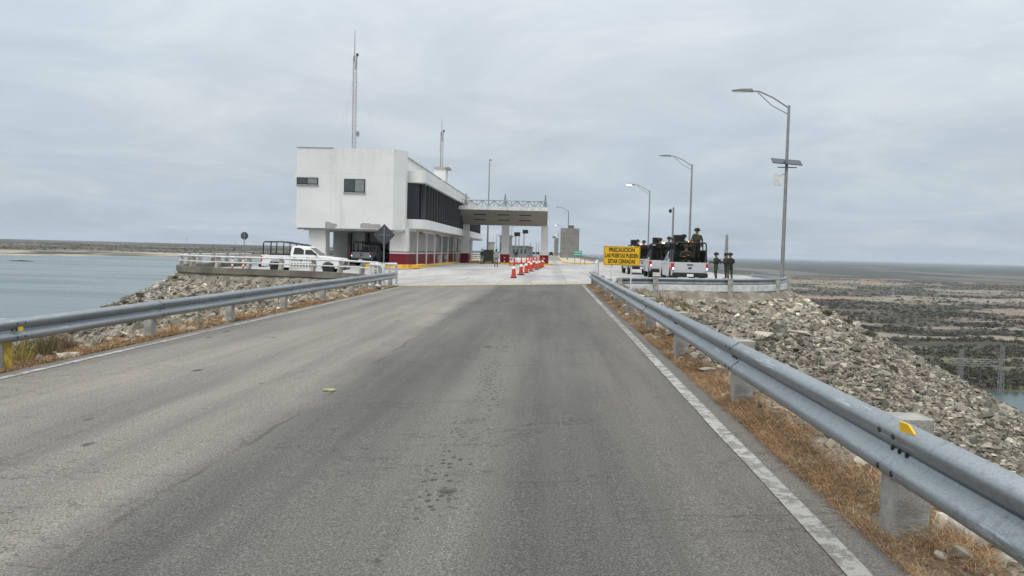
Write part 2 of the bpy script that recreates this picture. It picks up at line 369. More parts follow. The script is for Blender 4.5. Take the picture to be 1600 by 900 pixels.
# ------------------------------------------------------------ levels and the crest outline
def zroad(x, y):
    xc = np.clip(x, -9.4, 3.0); return .037*xc*(1-np.where(x < -22.3, 0, np.where(x < -5, sstep(56, 66, y), sstep(44, 64, y))))
LEFT = [(-9.0,-80),(-9.0,38.5),(-9.6,42),(-11.5,45.6),(-14.5,48.1),(-18,49.3),(-21.5,50.1),(-24.2,51.1),(-26.1,52.8),(-27.4,55.2),(-28.2,58.5),(-28.4,62.5),(-28,70),(-28,138),(-15,150),(-15,1500)]
RIGHT = [(8,1500),(8,160),(16,120),(16,66),(15.9,58),(15.2,51.5),(13.9,46.2),(12.3,42.4),(10.2,40.1),(7.6,38.6),(4.8,37.7),(3.2,36.6),(2.9,34),(2.9,-80)]
CREST = np.array(LEFT+RIGHT, float)
def crest_dist(x, y):
    """>0 outside the crest outline"""
    d = np.full(x.shape, 1e9); ins = np.zeros(x.shape, bool); n = len(CREST)
    for i in range(n):
        a = CREST[i]; b = CREST[(i+1) % n]; e = b-a; t = np.clip(((x-a[0])*e[0]+(y-a[1])*e[1])/(e@e), 0, 1)
        d = np.minimum(d, np.hypot(x-a[0]-t*e[0], y-a[1]-t*e[1]))
        c = (a[1] > y) != (b[1] > y); xx = a[0]+(y-a[1])/(e[1] if e[1] else 1e-9)*e[0]; ins ^= c & (x < xx)
    return np.where(ins, -d, d)
LAKE_Z, RIVER_Z = -14.0, -60.0
def zbank(x, y):
    d = crest_dist(x, y); c = zroad(x, y)-.05+.07*sstep(1.82, 2.1, x)*(1-sstep(33, 37, y))
    # the platforms are held up by a slab edge: the fill starts lower there
    plat = np.where(x < -9.5, .45, np.where((x > 3.4) & (y > 36), .36, 0.0))*sstep(-.1, .5, d)
    m = np.where(x < 0, .50, .52)
    s = np.where(d > 0, d*m, 0)
    rough = (fbm(x*.35, y*.35, 3, 5)-.5)*.5*sstep(.5, 5, d)+(fbm(x*1.6, y*1.6, 2, 9)-.5)*.22*sstep(-.1, 1, d)
    return c-plat-s+rough-.02*sstep(0, 1, -d)*0-np.where(d < -.35, .25, 0)*((x < -9.5)|(x > 3.4)|(y > 38))
def grid_mesh(name, xs, ys, zf, m, smooth=True):
    X, Y = np.meshgrid(xs, ys, indexing='ij'); Z = zf(X, Y); V = np.c_[X.ravel(), Y.ravel(), Z.ravel()]
    a, b = len(xs), len(ys); I = np.arange(a*b).reshape(a, b)
    F = np.c_[I[:-1,:-1].ravel(), I[1:,:-1].ravel(), I[1:,1:].ravel(), I[:-1,1:].ravel()]
    return np_mesh(name, V, F, m, smooth=smooth)
def spaced(*segs):
    out = []
    for a, b, s in segs: out += list(np.arange(a, b, s))
    return np.array(out+[segs[-1][1]])
bx = spaced((-140,-60,4),(-60,-30,.9),(-30,-8,.25),(-8,1.5,.95),(1.5,5,.16),(5,40,.6),(40,70,1.5),(70,160,4))
by = spaced((-40,0,1.2),(0,20,.22),(20,38,.5),(38,60,.25),(60,64,.5),(64,160,2),(160,400,12),(400,1500,50))
struct(grid_mesh('embankment', bx, by, zbank, MATS['embankment_soil']))

# ------------------------------------------------------------ far terrain (polar sheet to the horizon)
def pale(x, y):
    """mask of bare pale ground in the valley"""
    w = fbm(x/120+3, y/120, 5, 21); p = .8*sstep(.54, .66, w+.12*(fbm(x/25, y/25, 3, 60)-.5))
    for cx, cy, rx, ry, k in ((700,2050,330,200,.9),(950,1500,260,70,.7),(720,1230,300,80,1),(560,1120,120,45,.7),(600,840,180,60,.6),(430,640,240,22,1),(420,500,160,14,1),(520,715,200,16,.8),(330,455,90,10,.8)):
        e = ((x-cx)/rx)**2+((y-cy-.12*(x-cx))/ry)**2; p = np.maximum(p, k*sstep(1.3, .5, e+3.2*(fbm(x/34, y/34, 5, 33)-.5))*(.45+.8*fbm(x/16, y/16, 3, 37)))
    return p
def hterr(x, y):
    r = np.hypot(x, y)
    right = sstep(-40, 160, x-np.maximum(0, y-1200)*.03)
    hr = -57+5*(fbm(x/160, y/160, 4, 2)-.5)+2.5*(fbm(x/30, y/30, 3, 3)-.5)
    riv = sstep(62, 44, np.abs(y-322-.12*(x-210)+14*(fbm(x/60, y/60, 2, 4)-.5)))*sstep(90, 130, x); hr = hr-8*riv
    hr = hr+sstep(1500, 9000, r)*18*(fbm(x/1400, y/1400, 3, 8)-.5)
    shore = 905+240*(fbm(x/230, y/230+7, 4, 6)-.5)
    hl = np.where(r < shore, -24, -16)+sstep(0, 60, r-shore)*6+sstep(60, 900, r-shore)*5+sstep(200, 3500, r-shore)*(12*(fbm(x/900, y/900, 4, 11)-.15))
    hl = np.where(r < shore, np.maximum(-24, -14-(shore-r)*.1), -14+sstep(0, 10, r-shore)*.8+sstep(0, 200, r-shore)*2.6+sstep(60, 900, r-shore)*3+sstep(400, 3500, r-shore)*10*(fbm(x/900, y/900, 4, 11)))
    return hr*right+hl*(1-right)
def build_terrain():
    th = np.radians(spaced((-180,-44,8),(-44,44,.13),(44,180,8))); rr = np.concatenate([[20,80],np.geomspace(140, 60000, 430)])
    T, RR = np.meshgrid(th, rr, indexing='ij'); X = RR*np.sin(T); Y = RR*np.cos(T); Z = hterr(X, Y)
    p = pale(X, Y); n1 = fbm(X/60, Y/60, 5, 40); n2 = fbm(X/14, Y/14, 3, 41); n3 = fbm(X/700, Y/350, 4, 44)
    scr = np.array([.048,.047,.036]); brn = np.array([.105,.088,.070]); grn = np.array([.045,.062,.032]); pal = np.array([.27,.235,.19]); pk = np.array([.29,.20,.155])
    k = sstep(.38, .62, n1)[..., None]; c = scr*(1-k)+brn*k
    k = (sstep(.55, .7, n3)*.6)[..., None]; c = c*(1-k)+grn*k
    far = sstep(1400, 3500, RR)[..., None]; c = c*(1-far)+(np.array([.040,.048,.038])*(.75+.5*n3[..., None]))*far
    kp = sstep(.4, .7, fbm(X/300, Y/300, 2, 50))[..., None]; pc = pal*(1-kp)+pk*kp
    k = (p*(1-sstep(2500, 4200, RR))*(.55+.7*n2))[..., None].clip(0, 1); c = c*(1-k)+pc*k
    fs = (sstep(.63, .70, fbm(X/500+9, Y/1500, 3, 77))*sstep(2300, 3500, RR)*(1-sstep(9000, 20000, RR))*.5)[..., None]; c = c*(1-fs)+np.array([.22,.20,.17])*fs
    # pale drawdown shore round the lake
    left = (X < 20) & (Z < -9.2) ; sh = (left*sstep(.30, .5, fbm(X/60, Y/60, 4, 55))*sstep(-10.4, -11.4, Z))[..., None]; lf = (left*sstep(120, 300, RR-905)*.45)[..., None]; c = c*(1-lf)+np.array([.030,.036,.030])*lf; c = c*(1-sh)+np.array([.33,.30,.245])*sh
    gb = (sstep(-59.5, -58.2, Z)*sstep(-55.5, -58, Z)*sstep(120, 260, X)*sstep(600, 400, Y)*.8)[..., None]; c = c*(1-gb)+np.array([.07,.085,.03])*gb
    a, b = T.shape; I = np.arange(a*b).reshape(a, b); F = np.c_[I[:-1,:-1].ravel(), I[:-1,1:].ravel(), I[1:,1:].ravel(), I[1:,:-1].ravel()]
    o = np_mesh('terrain', np.c_[X.ravel(), Y.ravel(), Z.ravel()], F, MATS['far_land'], c.reshape(-1, 3), True); struct(o)
build_terrain()
mb = MB().add([(-3000,-3000,LAKE_Z),(-8,-3000,LAKE_Z),(-8,3000,LAKE_Z),(-3000,3000,LAKE_Z)], [(0,1,2,3)]); struct(mb.build('lake', MATS['lake_water']))
mb = MB().add([(70,150,RIVER_Z),(1200,150,RIVER_Z),(1200,520,RIVER_Z),(70,520,RIVER_Z)], [(0,1,2,3)]); struct(mb.build('river', MATS['river_water']))

def scrub():
    """leafy clumps of scrub over the valley floor and the far shore, too many to count"""
    def scatter(n, thr, rmin, rmax, pw):
        t = np.radians(rng.uniform(*thr, n)); r = rmin*(rmax/rmin)**(rng.random(n)**pw); return r*np.sin(t), r*np.cos(t)
    V, F, CC = [], [], []; k = 0
    q = 20
    for (n, thr, a, b, pw, s0) in ((36000,(8,38),300,2600,1.0,1.75),(5000,(-40,-5),1080,2400,1.0,1.15)):
        x, y = scatter(n, thr, a, b, pw); z = hterr(x, y); p = pale(x, y)
        ok = (z > -59.3) & ((x < 0) | (p < .35+rng.random(n)*.5)) & ((x > 0) | (z > LAKE_Z+.4)); ok &= fbm(x/70, y/40, 3, 90)+rng.random(n)*.3 > .58
        x, y, z = x[ok], y[ok], z[ok]; n = len(x); s = s0*rng.uniform(.5, 1.5, n)
        P = rng.normal(size=(n, q, 3)); P /= np.linalg.norm(P, axis=2, keepdims=True); P *= rng.random((n, q, 1))**.4
        P[..., 2] = np.abs(P[..., 2])*.9
        c = np.stack([x, y, z], 1)[:, None]+P*s[:, None, None]*np.array([1,1,.8]); sz = (s*.36)[:, None, None, None]
        T = c[:, :, None]+rng.normal(size=(n, q, 3, 3))*sz*.75
        V.append(T.reshape(-1, 3)); F.append(np.arange(n*q*3).reshape(-1, 3)+k); k += n*q*3
        base = np.array([[.050,.052,.038],[.085,.072,.058],[.050,.062,.034],[.12,.105,.088]])[rng.integers(0, 4, n)]*rng.uniform(.6, 1.35, (n, 1))
        CC.append(np.repeat(base, q*3, 0))
    tag(np_mesh('scrub', np.concatenate(V), np.concatenate(F), MATS['scrub'], np.concatenate(CC)), 'dark leafy scrub covering the valley floor and the far shore', 'scrub', kind='stuff')
scrub()

# ------------------------------------------------------------ riprap
def rock_protos(n, seed, flat=.6):
    rr = random.Random(seed); out = []
    for i in range(n):
        bm = bmesh.new()
        for k in range(rr.randint(11, 16)):
            p = Vector((rr.uniform(-1,1), rr.uniform(-1,1), rr.uniform(-1,1)))
            m = max(abs(p.x), abs(p.y), abs(p.z)); p = p/m*rr.uniform(.82,1) if rr.random() < .55 else p.normalized()*rr.uniform(.85,1.1)
            bm.verts.new((p.x, p.y*rr.uniform(.7,1), p.z*flat))
        bmesh.ops.convex_hull(bm, input=bm.verts)
        bmesh.ops.delete(bm, geom=[v for v in bm.verts if not v.link_faces], context='VERTS')
        bmesh.ops.triangulate(bm, faces=bm.faces); bm.verts.index_update()
        out.append((np.array([v.co[:] for v in bm.verts]), np.array([[v.index for v in f.verts] for f in bm.faces]))); bm.free()
    return out
PROTO = rock_protos(28, 3)
ROCKCOL = np.array([[.30,.285,.24],[.22,.21,.18],[.37,.355,.305],[.27,.245,.215],[.16,.158,.138],[.33,.29,.235],[.24,.25,.22],[.44,.425,.37],[.25,.222,.205],[.13,.128,.11]])*np.array([1.01,.99,.945])
def rot_mats(n, tilt):
    a = rng.uniform(0, 2*np.pi, n); b = rng.normal(0, tilt, n); c = rng.normal(0, tilt, n)
    ca, sa, cb, sb, cc, sc = np.cos(a), np.sin(a), np.cos(b), np.sin(b), np.cos(c), np.sin(c); Z = np.zeros(n); O = np.ones(n)
    A = np.stack([ca,-sa,Z,sa,ca,Z,Z,Z,O], 1).reshape(-1,3,3); B = np.stack([O,Z,Z,Z,cb,-sb,Z,sb,cb], 1).reshape(-1,3,3); D = np.stack([cc,Z,sc,Z,O,Z,-sc,Z,cc], 1).reshape(-1,3,3)
    return B @ D @ A
def rock_field(name, label, x, y, z, s, tilt=.5, light=None):
    V, F, CC = [], [], []; k = 0; n = len(x); Rm = rot_mats(n, tilt); pi = rng.integers(0, len(PROTO), n)
    col = ROCKCOL[rng.integers(0, len(ROCKCOL), n)]*rng.uniform(.48, 1.2, (n, 1))
    if light is not None: col = col*(1+light[:, None]*.7)
    sc = s[:, None]*np.stack([rng.uniform(.75,1.35,n), rng.uniform(.6,1,n), rng.uniform(.6,1.05,n)], 1)
    for i, (pv, pf) in enumerate(PROTO):
        j = np.where(pi == i)[0]
        if not len(j): continue
        P = np.einsum('nij,nvj->nvi', Rm[j], pv[None]*sc[j][:, None])+np.stack([x[j], y[j], z[j]], 1)[:, None]
        V.append(P.reshape(-1,3)); F.append((pf[None]+(np.arange(len(j))*len(pv))[:, None, None]).reshape(-1,3)+k); k += len(j)*len(pv)
        CC.append(np.repeat(col[j], len(pv), 0))
    return tag(np_mesh(name, np.concatenate(V), np.concatenate(F), MATS['rock'], np.concatenate(CC)), label, 'rocks', kind='stuff')
def riprap():
    n = 400000
    x = rng.uniform(2.9, 62, n); y = rng.uniform(1.5, 66, n); d = crest_dist(x, y); r = np.hypot(x, y); px = x/y
    ok = (d > .55) & (px < .82) & (d < 34) & (rng.random(n) < np.clip(30/r, .3, 1)*.85)
    top = (d < 2.6) & (y > 26); ok &= ~(top & (rng.random(n) < .55)); ok &= ~((x < 4.6) & (y < 33) & (rng.random(n) < .45))
    x, y, d, r = x[ok], y[ok], d[ok], r[ok]; s = rng.lognormal(math.log(.094), .42, len(x)).clip(.045, .42)*np.clip(r/30, .8, 1.12); print('rocks', len(x))
    rock_field('riprap_stones', 'grey and tan riprap stones covering the embankment below the right platform', x, y, zbank(x, y)+s*.12, s, .38, sstep(3.5, .5, d))
    n = 110000
    x = rng.uniform(-62, -9, n); y = rng.uniform(12, 70, n); d = crest_dist(x, y)
    ok = (d > .15) & (d < 22) & (rng.random(n) < .55); x, y, d = x[ok], y[ok], d[ok]
    s = rng.lognormal(math.log(.135), .42, len(x)).clip(.07, .5)
    rock_field('riprap_stones', 'grey riprap stones covering the embankment below the left concrete platform', x, y, zbank(x, y)+s*.25, s, .5, .6*sstep(4, .5, d))
    # small gravel and chips on both verges
    n = 9000
    x = np.r_[rng.uniform(1.95, 3.6, n), rng.uniform(-9.7, -7.9, 2500)]; y = np.r_[1.8+rng.random(n)**1.6*34, 8+rng.random(2500)**1.3*30]
    s = rng.lognormal(math.log(.022), .6, len(x)).clip(.008, .09)*np.clip(y/8, 1, 2.2)
    k = (x > 2.25) | (x < -8) | (rng.random(len(x)) < .25); x, y, s = x[k], y[k], s[k]
    rock_field('verge_gravel', 'small pale gravel chips scattered along the road verges', x, y, zbank(x, y)+s*.3, s, .5, np.full(len(x), .55))
riprap()
def single_stone(x, y, s, label, flat=1.0, col=(.52,.49,.43)):
    i = random.randrange(len(PROTO)); pv, pf = PROTO[i]; P = pv*np.array([s*1.3, s, s*.62*flat])/.6*.75
    a = random.uniform(0, 6.28); P = np.c_[P[:,0]*math.cos(a)-P[:,1]*math.sin(a), P[:,0]*math.sin(a)+P[:,1]*math.cos(a), P[:,2]]
    o = np_mesh('stone', P, pf, MATS['rock'], np.tile(np.array(col)*random.uniform(.85,1.1), (len(P), 1)))
    o.location = (x, y, float(zbank(np.array(x), np.array(y)))+s*.12); 
    b = o.modifiers.new('bevel', 'BEVEL'); b.width = s*.09; b.segments = 2
    tag(o, label, 'stone', 'loose pale stones on the verge')
for px, py, s, lb in ((1365,747,.10,'flat pale stone just left of the nearest concrete guardrail post'),(1545,862,.17,'broad pale slab stone in the bottom right corner under the guardrail'),
        (1250,665,.10,'pale stone in the gravel right of the second nearest guardrail post'),(1105,590,.09,'small pale stone right of the third guardrail post'),
        (190,517,.24,'large pinkish white stone left of the nearest full post of the left guardrail'),(112,553,.13,'pale stone in dry grass near the reed tuft on the left verge'),
        (1500,800,.11,'cream stone behind the nearest right guardrail post'),(1290,695,.08,'small cream stone under the right guardrail halfway between two posts'),
        (640,0,0,'')):
    if s:
        g = G(px, py, .0 if px > 800 else -.3); single_stone(g.x, g.y, s, lb, .8)
for X, Y, s, lb in ((5.0,31,.42,'big pale boulder on the slope right of the yellow sign posts'),(6.9,33.8,.40,'long pale boulder below the right platform kerb'),(9.5,35.2,.38,'light boulder near the right platform rail second post'),
                    (11.8,37.3,.45,'pale boulder beneath the curved end of the platform rail')):
    single_stone(X, Y, s, lb, .7, (.42,.39,.33))

# ------------------------------------------------------------ road, paint, plaza
xs = spaced((-7.72,-6.6,.08),(-6.6,1.0,.5),(1.0,1.78,.06)); ys = spaced((-12,0,1),(0,38.2,.18))
def zasph(X, Y):
    e = np.maximum(X-1.70, -7.62-X); return zroad(X, Y)-np.where(e > 0, .05, 0)*(fbm(X*3, Y*3, 3, 12) > .5)+.006*(fbm(X*.6, Y*.6, 3, 13)-.5)
def road():
    X, Y = np.meshgrid(xs, ys, indexing='ij'); X = X.copy()
    j = .09*(fbm(Y*0+1, Y*1.7, 3, 14)-.5); X[-1] += j[-1]; X[0] -= j[0]; Z = zroad(X, Y)+.004*(fbm(X*.6, Y*.6, 3, 13)-.5)
    Z[0] -= .05; Z[-1] -= .05
    a, b = X.shape; I = np.arange(a*b).reshape(a, b); F = np.c_[I[:-1,:-1].ravel(), I[1:,:-1].ravel(), I[1:,1:].ravel(), I[:-1,1:].ravel()]
    struct(np_mesh('asphalt_road', np.c_[X.ravel(), Y.ravel(), Z.ravel()], F, MATS['asphalt'], smooth=True))
road()
def strip(name, x0, x1, y0, y1, m, dz=.008, step=.4, wob=.012):
    V = []; ys_ = np.arange(y0, y1+step, step)
    for y in ys_:
        for x in (x0, x1):
            xx = x+wob*float(fbm(np.array(y*.9), np.array(x), 3, 4)-.5)*2; V.append((xx, y, float(zroad(np.array(xx), np.array(y)))+dz))
    n = len(ys_); return struct(MB().add(V, [(2*i, 2*i+1, 2*i+3, 2*i+2) for i in range(n-1)]).build(name, m))
strip('edge_line', 1.485, 1.61, -8, 37.2, MATS['worn_paint'])
strip('edge_line', -7.38, -7.24, -8, 37.8, MATS['worn_paint'])
def inset(poly, d):
    """simple inward offset of a polyline run (right-hand side is inside when walking LEFT upwards)"""
    P = [Vector(p) for p in poly]; out = []
    for i, p in enumerate(P):
        a = (P[i]-P[i-1]).normalized() if i else (P[1]-P[0]).normalized(); b = (P[i+1]-P[i]).normalized() if i < len(P)-1 else a
        t = (a+b).normalized(); out.append(p+Vector((t.y,-t.x))*d)
    return out
PL, PR = LEFT[1:13], RIGHT[2:13]
zr = lambda x, y: float(zroad(np.array(float(x)), np.array(float(y))))
def plaza():
    # a fan of strips between the left outline and the right outline, one sheet
    ysP = spaced((38.2,66,.6),(66,150,4))
    L = np.array([p for p in PL[::1]]+[(-15,150)]); Rr = np.array([(8,160)]+[p for p in PR])[::-1]
    L = L[np.argsort(L[:,1])]; Rr = Rr[np.argsort(Rr[:,1])]
    V = []; n = 15
    for y in ysP:
        xl = np.interp(y, L[:,1], L[:,0])+.02; xr = np.interp(y, Rr[:,1], Rr[:,0])-.02
        for k in range(n):
            x = xl+(xr-xl)*k/(n-1); V.append((x, y, zr(x, y)+.004))
    F = [(i*n+k, i*n+k+1, (i+1)*n+k+1, (i+1)*n+k) for i in range(len(ysP)-1) for k in range(n-1)]
    struct(MB().add(V, F).build('plaza', MATS['plaza_concrete'], smooth=True))
    struct(MB().add([(-15,150,.0),(8,150,.0),(8,1500,.0),(-15,1500,.0)], [(0,1,2,3)]).build('dam_road', mat('dam_concrete', (.22,.215,.205), .85)))
plaza()
def slab_edge(name, label, run, zt, zb, m, w, top=None):
    path = [(p[0], p[1], zr(p[0], p[1])) for p in run]
    o = MB().sweep([(-.06,zt),(w,zt),(w,zb),(-.06,zb)], path).build(name, m)
    return tag(o, label, 'retaining wall')
def smooth_run(run, n=4):
    P = [Vector((*p, 0)) for p in run]; out = []
    for i in range(len(P)-1):
        p0 = P[max(i-1,0)]; p1 = P[i]; p2 = P[i+1]; p3 = P[min(i+2, len(P)-1)]
        for k in range(n):
            t = k/n; v = .5*((2*p1)+(p2-p0)*t+(2*p0-5*p1+4*p2-p3)*t*t+(3*p1-p0-3*p2+p3)*t**3); out.append((v.x, v.y))
    return out+[(P[-1].x, P[-1].y)]
LR = smooth_run(PL[:12]); RRn = smooth_run(PR[1:][::-1])      # both walked away from the gates
w1 = thing('platform_wall', 'dark concrete edge slab under the left viewing platform', 'retaining wall')
def rel(path): return path
MB().sweep([(-.10,.37),(.25,.37),(.25,-.02),(-.10,-.02)], [(p[0],p[1],zr(*p)) for p in LR]).build('upper_band', M_concdk, w1)
MB().sweep([(.0,-.02),(.25,-.02),(.25,-1.0),(.0,-1.0)], [(p[0],p[1],zr(*p)) for p in LR]).build('lower_band', M_concdk, w1)
w2 = thing('platform_kerb', 'white painted kerb along the edge of the right platform', 'kerb')
MB().sweep([(-.3,.03),(.10,.03),(.10,-.26),(-.3,-.26)], [(p[0],p[1],zr(*p)-.0) for p in RRn]).build('kerb_face', M_whitem, w2)
MB().sweep([(-.3,-.26),(.06,-.26),(.06,-.7),(-.3,-.7)], [(p[0],p[1],zr(*p)) for p in RRn]).build('kerb_footing', M_conc, w2)

# dry grass
def grass():
    V, F, CC = [], [], []; k = 0
    def blades(x, y, z, h, lean, cols, w0):
        nonlocal k
        n = len(x); a = rng.uniform(0, 2*np.pi, n); b = rng.uniform(0, 2*np.pi, n); w = w0*rng.uniform(.6, 1.4, n)
        ux, uy = np.cos(a)*w, np.sin(a)*w; lx, ly = np.cos(b)*lean*h, np.sin(b)*lean*h
        v0 = np.stack([x-ux, y-uy, z], 1); v1 = np.stack([x+ux, y+uy, z], 1); hm = h*.6
        v2 = np.stack([x+ux*.7+lx*.4, y+uy*.7+ly*.4, z+hm], 1); v3 = np.stack([x-ux*.7+lx*.4, y-uy*.7+ly*.4, z+hm], 1)
        v4 = np.stack([x+lx, y+ly, z+h*(1-.35*lean.clip(0,1.6))], 1)
        P = np.stack([v0, v1, v2, v3, v4], 1).reshape(-1, 3); V.append(P)
        i = np.arange(n)*5+k; F.append(np.concatenate([np.stack([i,i+1,i+2], 1), np.stack([i,i+2,i+3], 1), np.stack([i+3,i+2,i+4], 1)])); k += n*5
        CC.append(np.repeat(cols, 5, 0))
    pal = np.array([[.48,.27,.12],[.34,.17,.08],[.56,.39,.21],[.20,.115,.065],[.55,.44,.28],[.15,.105,.07]])
    # right verge
    n = 170000; y = 1.6+rng.random(n)**1.9*35.5; e = fbm(y*.9, y*0+2, 4, 31); wid = .40+.6*(e-.3)
    x = 1.83+np.abs(rng.normal(0, .5, n))*wid; patch = fbm(x*5, y*2.2, 3, 32)
    ok = (patch > .38+.2*rng.random(n)-.16*(x < 2.05)) & (x < 2.9); x, y = x[ok], y[ok]; n = len(x)
    near = np.clip(y/9, .7, 3.0)
    blades(x, y, zbank(x, y)-.01, rng.uniform(.02, .10, n)*np.clip(.25+1.6*patch[ok], .5, 1.5), rng.uniform(.6, 3.2, n), pal[rng.integers(0, 6, n)]*rng.uniform(.4, 1.25, (n, 1))*(.7+.9*fbm(x*2.2+5, y*1.4, 2, 71))[:, None], .0016*near)
    # left verge
    n = 80000; y = 9+rng.random(n)**1.5*29; x = -7.84-np.abs(rng.normal(0, .48, n)); patch = fbm(x*4, y*1.6, 3, 35)
    ok = (patch > .28+.22*rng.random(n)) & (x > -9.25); x, y = x[ok], y[ok]; n = len(x)
    blades(x, y, zbank(x, y)-.01, rng.uniform(.04, .15, n)*np.clip(.5+patch[ok], .6, 1.3), rng.uniform(.4, 2.2, n), pal[rng.integers(0, 6, n)]*rng.uniform(.7, 1.2, (n, 1)), .0035*np.clip(y/12, .9, 2.5))
    # along the platform kerb
    n = 9000; y = rng.uniform(33, 37.5, n); x = rng.uniform(2.9, 11, n); d = crest_dist(x, y); ok = (d > .15) & (d < 1.6) & (fbm(x*1.2, y*1.2, 3, 36) > .53); x, y = x[ok], y[ok]; n = len(x)
    blades(x, y, zbank(x, y), rng.uniform(.1, .4, n), rng.uniform(.1, .9, n), np.array([[.20,.14,.07],[.10,.11,.04],[.3,.2,.1]])[rng.integers(0, 3, n)], .012)
    tag(np_mesh('dry_grass', np.concatenate(V), np.concatenate(F), MATS['grass'], np.concatenate(CC)), 'rust brown dry grass growing along both road verges', 'grass', kind='stuff')
    # single grass tufts
    def tuft(px, py, z, nb, h, spread, cols, label, cat='grass tuft', group=None):
        nonlocal V, F, CC, k
        V, F, CC, k = [], [], [], 0; g = G(px, py, z) if not isinstance(px, float) else Vector((px, py, z))
        x = rng.normal(0, spread, nb).clip(-1.5*spread, 1.5*spread); y = rng.normal(0, spread, nb).clip(-1.5*spread, 1.5*spread)
        blades(x, y, np.zeros(nb)-.05, rng.uniform(.4, 1, nb)*h, rng.uniform(.05, .75, nb), np.array(cols)[rng.integers(0, len(cols), nb)]*rng.uniform(.7,1.2,(nb,1)), .006 if nb != 260 else .014)
        o = np_mesh('grass_tuft', np.concatenate(V), np.concatenate(F), MATS['grass'], np.concatenate(CC)); o.location = g; tag(o, label, cat, group)
    tuft(62, 556, -.34, 420, .52, .16, [[.12,.12,.06],[.19,.16,.09],[.27,.19,.11]], 'tall green brown grass tuft at the far left verge beside the water')
    tuft(88, 548, -.34, 420, .45, .17, [[.11,.11,.06],[.22,.15,.09],[.28,.17,.11]], 'tall olive grass tuft right of the leftmost tuft under the left guardrail')
    tuft(28, 566, -.34, 160, .6, .12, [[.45,.36,.12],[.30,.25,.1]], 'thin straw coloured reeds beside the yellow painted left post')
    for px, py, lb in ((1322,503,'green bushy grass clump highest on the right riprap shoulder'),(1356,524,'green grass clump lower on the right riprap shoulder'),(1292,488,'small dark shrub near the top of the right riprap shoulder')):
        d = ray(px, py+5); t = 20.
        while t < 200:
            q = Vector((0,0,EYE))+d*t
            if float(zbank(np.array(q.x), np.array(q.y))) > q.z: break
            t += .3
        tuft(float(q.x), float(q.y), float(zbank(np.array(q.x), np.array(q.y)))+.1, 260, .34+.12*(px == 1356), .17+.1*(px == 1356), [[.07,.08,.04],[.11,.115,.055],[.20,.165,.09]], lb)
grass()

# ------------------------------------------------------------ guardrails
WP = [(.020,0),(.072,.034),(.087,.050),(.091,.070),(.088,.092),(.078,.108),(.020,.152),(.010,.172),(.020,.192),(.078,.236),(.088,.252),(.091,.274),(.087,.294),(.072,.310),(.020,.344)]
def w_prof(sgn, t=.004): return [(sgn*a, z) for a, z in WP]+[(sgn*(a-t-.001), z) for a, z in WP[::-1]]
bolt_me = None
def bolt_at(parent, loc, sgn=-1):
    global bolt_me
    if bolt_me is None:
        o = MB().tube([(0,0,0),(-.012,0,0)], [.019,.014], 8).build('bolt', M_black); bolt_me = o
    else: o = bolt_me.copy(); C.objects.link(o)
    o.parent = parent; o.location = loc; o.rotation_euler = (0,0,0 if sgn < 0 else math.pi); return o
def concrete_post(parent, x, y, zg, top, w=.19, dpt=.22, rz=0, round_=False):
    mb = MB(); h = top+.5; z0 = zg-.5
    if round_: mb.lathe([(.11,z0),(.11,zg+top-.02),(.10,zg+top)], 12, (0,0,0))
    else:
        c = .016; P = [(-w/2+c,-dpt/2),(w/2-c,-dpt/2),(w/2,-dpt/2+c),(w/2,dpt/2-c),(w/2-c,dpt/2),(-w/2+c,dpt/2),(-w/2,dpt/2-c),(-w/2,-dpt/2+c)]
        mb.prism(P, z0, zg+top)
    o = mb.build('post', M_postc, parent, bevel=.005); o.location = (x, y, 0); o.rotation_euler = (0,0,rz+random.uniform(-.03,.03)); return o
def straight_rail(label, xf, sgn, ys_posts, y_end, topz, near):
    """xf: plane of the rail; sgn -1: corrugation bulges towards -x"""
    t = thing('guardrail', label, 'guardrail'); Y = ys_posts
    zg = float(zroad(np.array(2.2 if xf > 0 else -8.1), np.array(5.)))
    zb = zg+topz-.344
    for i in range(len(Y)-1):
        off = .0045*(i % 2)
        a, b = Y[i]-.14, Y[i+1]+.14
        sag = random.uniform(-.006,.006); wob = random.uniform(-.008,.008)
        path = [(xf+sgn*off, a+(b-a)*k/6, zb+off+sag*math.sin(k/6*math.pi)) for k in range(7)]
        path = [(p[0]+wob*math.sin(k/6*math.pi), p[1], p[2]) for k, p in enumerate(path)]
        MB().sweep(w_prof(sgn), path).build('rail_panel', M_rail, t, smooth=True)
    for i, y in enumerate(Y[:-1] if Y[-1] > y_end else Y):
        concrete_post(t, xf-sgn*(.105 if xf > 0 else .20), y+(.2 if xf > 0 else -.05), zg, topz-.01, .20 if xf > 0 else .18, .20)
        if i < near:
            for dz in (.072, .172, .272):
                for dy in ((-.085,.085) if dz != .172 else (-.085,0,.085)):
                    bolt_at(t, (xf+sgn*(.088 if dz != .172 else .012), y+dy+.02, zb+dz), sgn)
    return t, zb, zg
YR = [.4+3.78*k for k in range(-1, 10)]+[37.2]
YR = [-3.4,.4,4.2,7.95,11.75,15.5,19.3,23.1,26.9,30.7,34.3,37.0]
gr, zbR, zgR = straight_rail('galvanised w beam guardrail on concrete posts along the right road edge', 1.93, -1, YR, 40, .66, 8)
rf = MB().add([(0,0,0),(-.012,.11,.0),(-.03,.11,.13),(-.02,.03,.13),(-.008,-.015,.09),(.012,0,0),(.0,.11,0),(-.018,.11,.13),(-.008,.03,.13),(.004,-.015,.09)],
              [(0,1,2,3,4),(9,8,7,6,5),(0,5,6,1),(1,6,7,2),(2,7,8,3),(3,8,9,4),(4,9,5,0)]).build('reflector', M_signyel, gr); rf.location = (1.872, 3.98, zbR+.235)
YL = [-3.8,0,3.75,7.3,10.85,15.1,18.95,22.85,26.8,30.7,34.5,38.2]
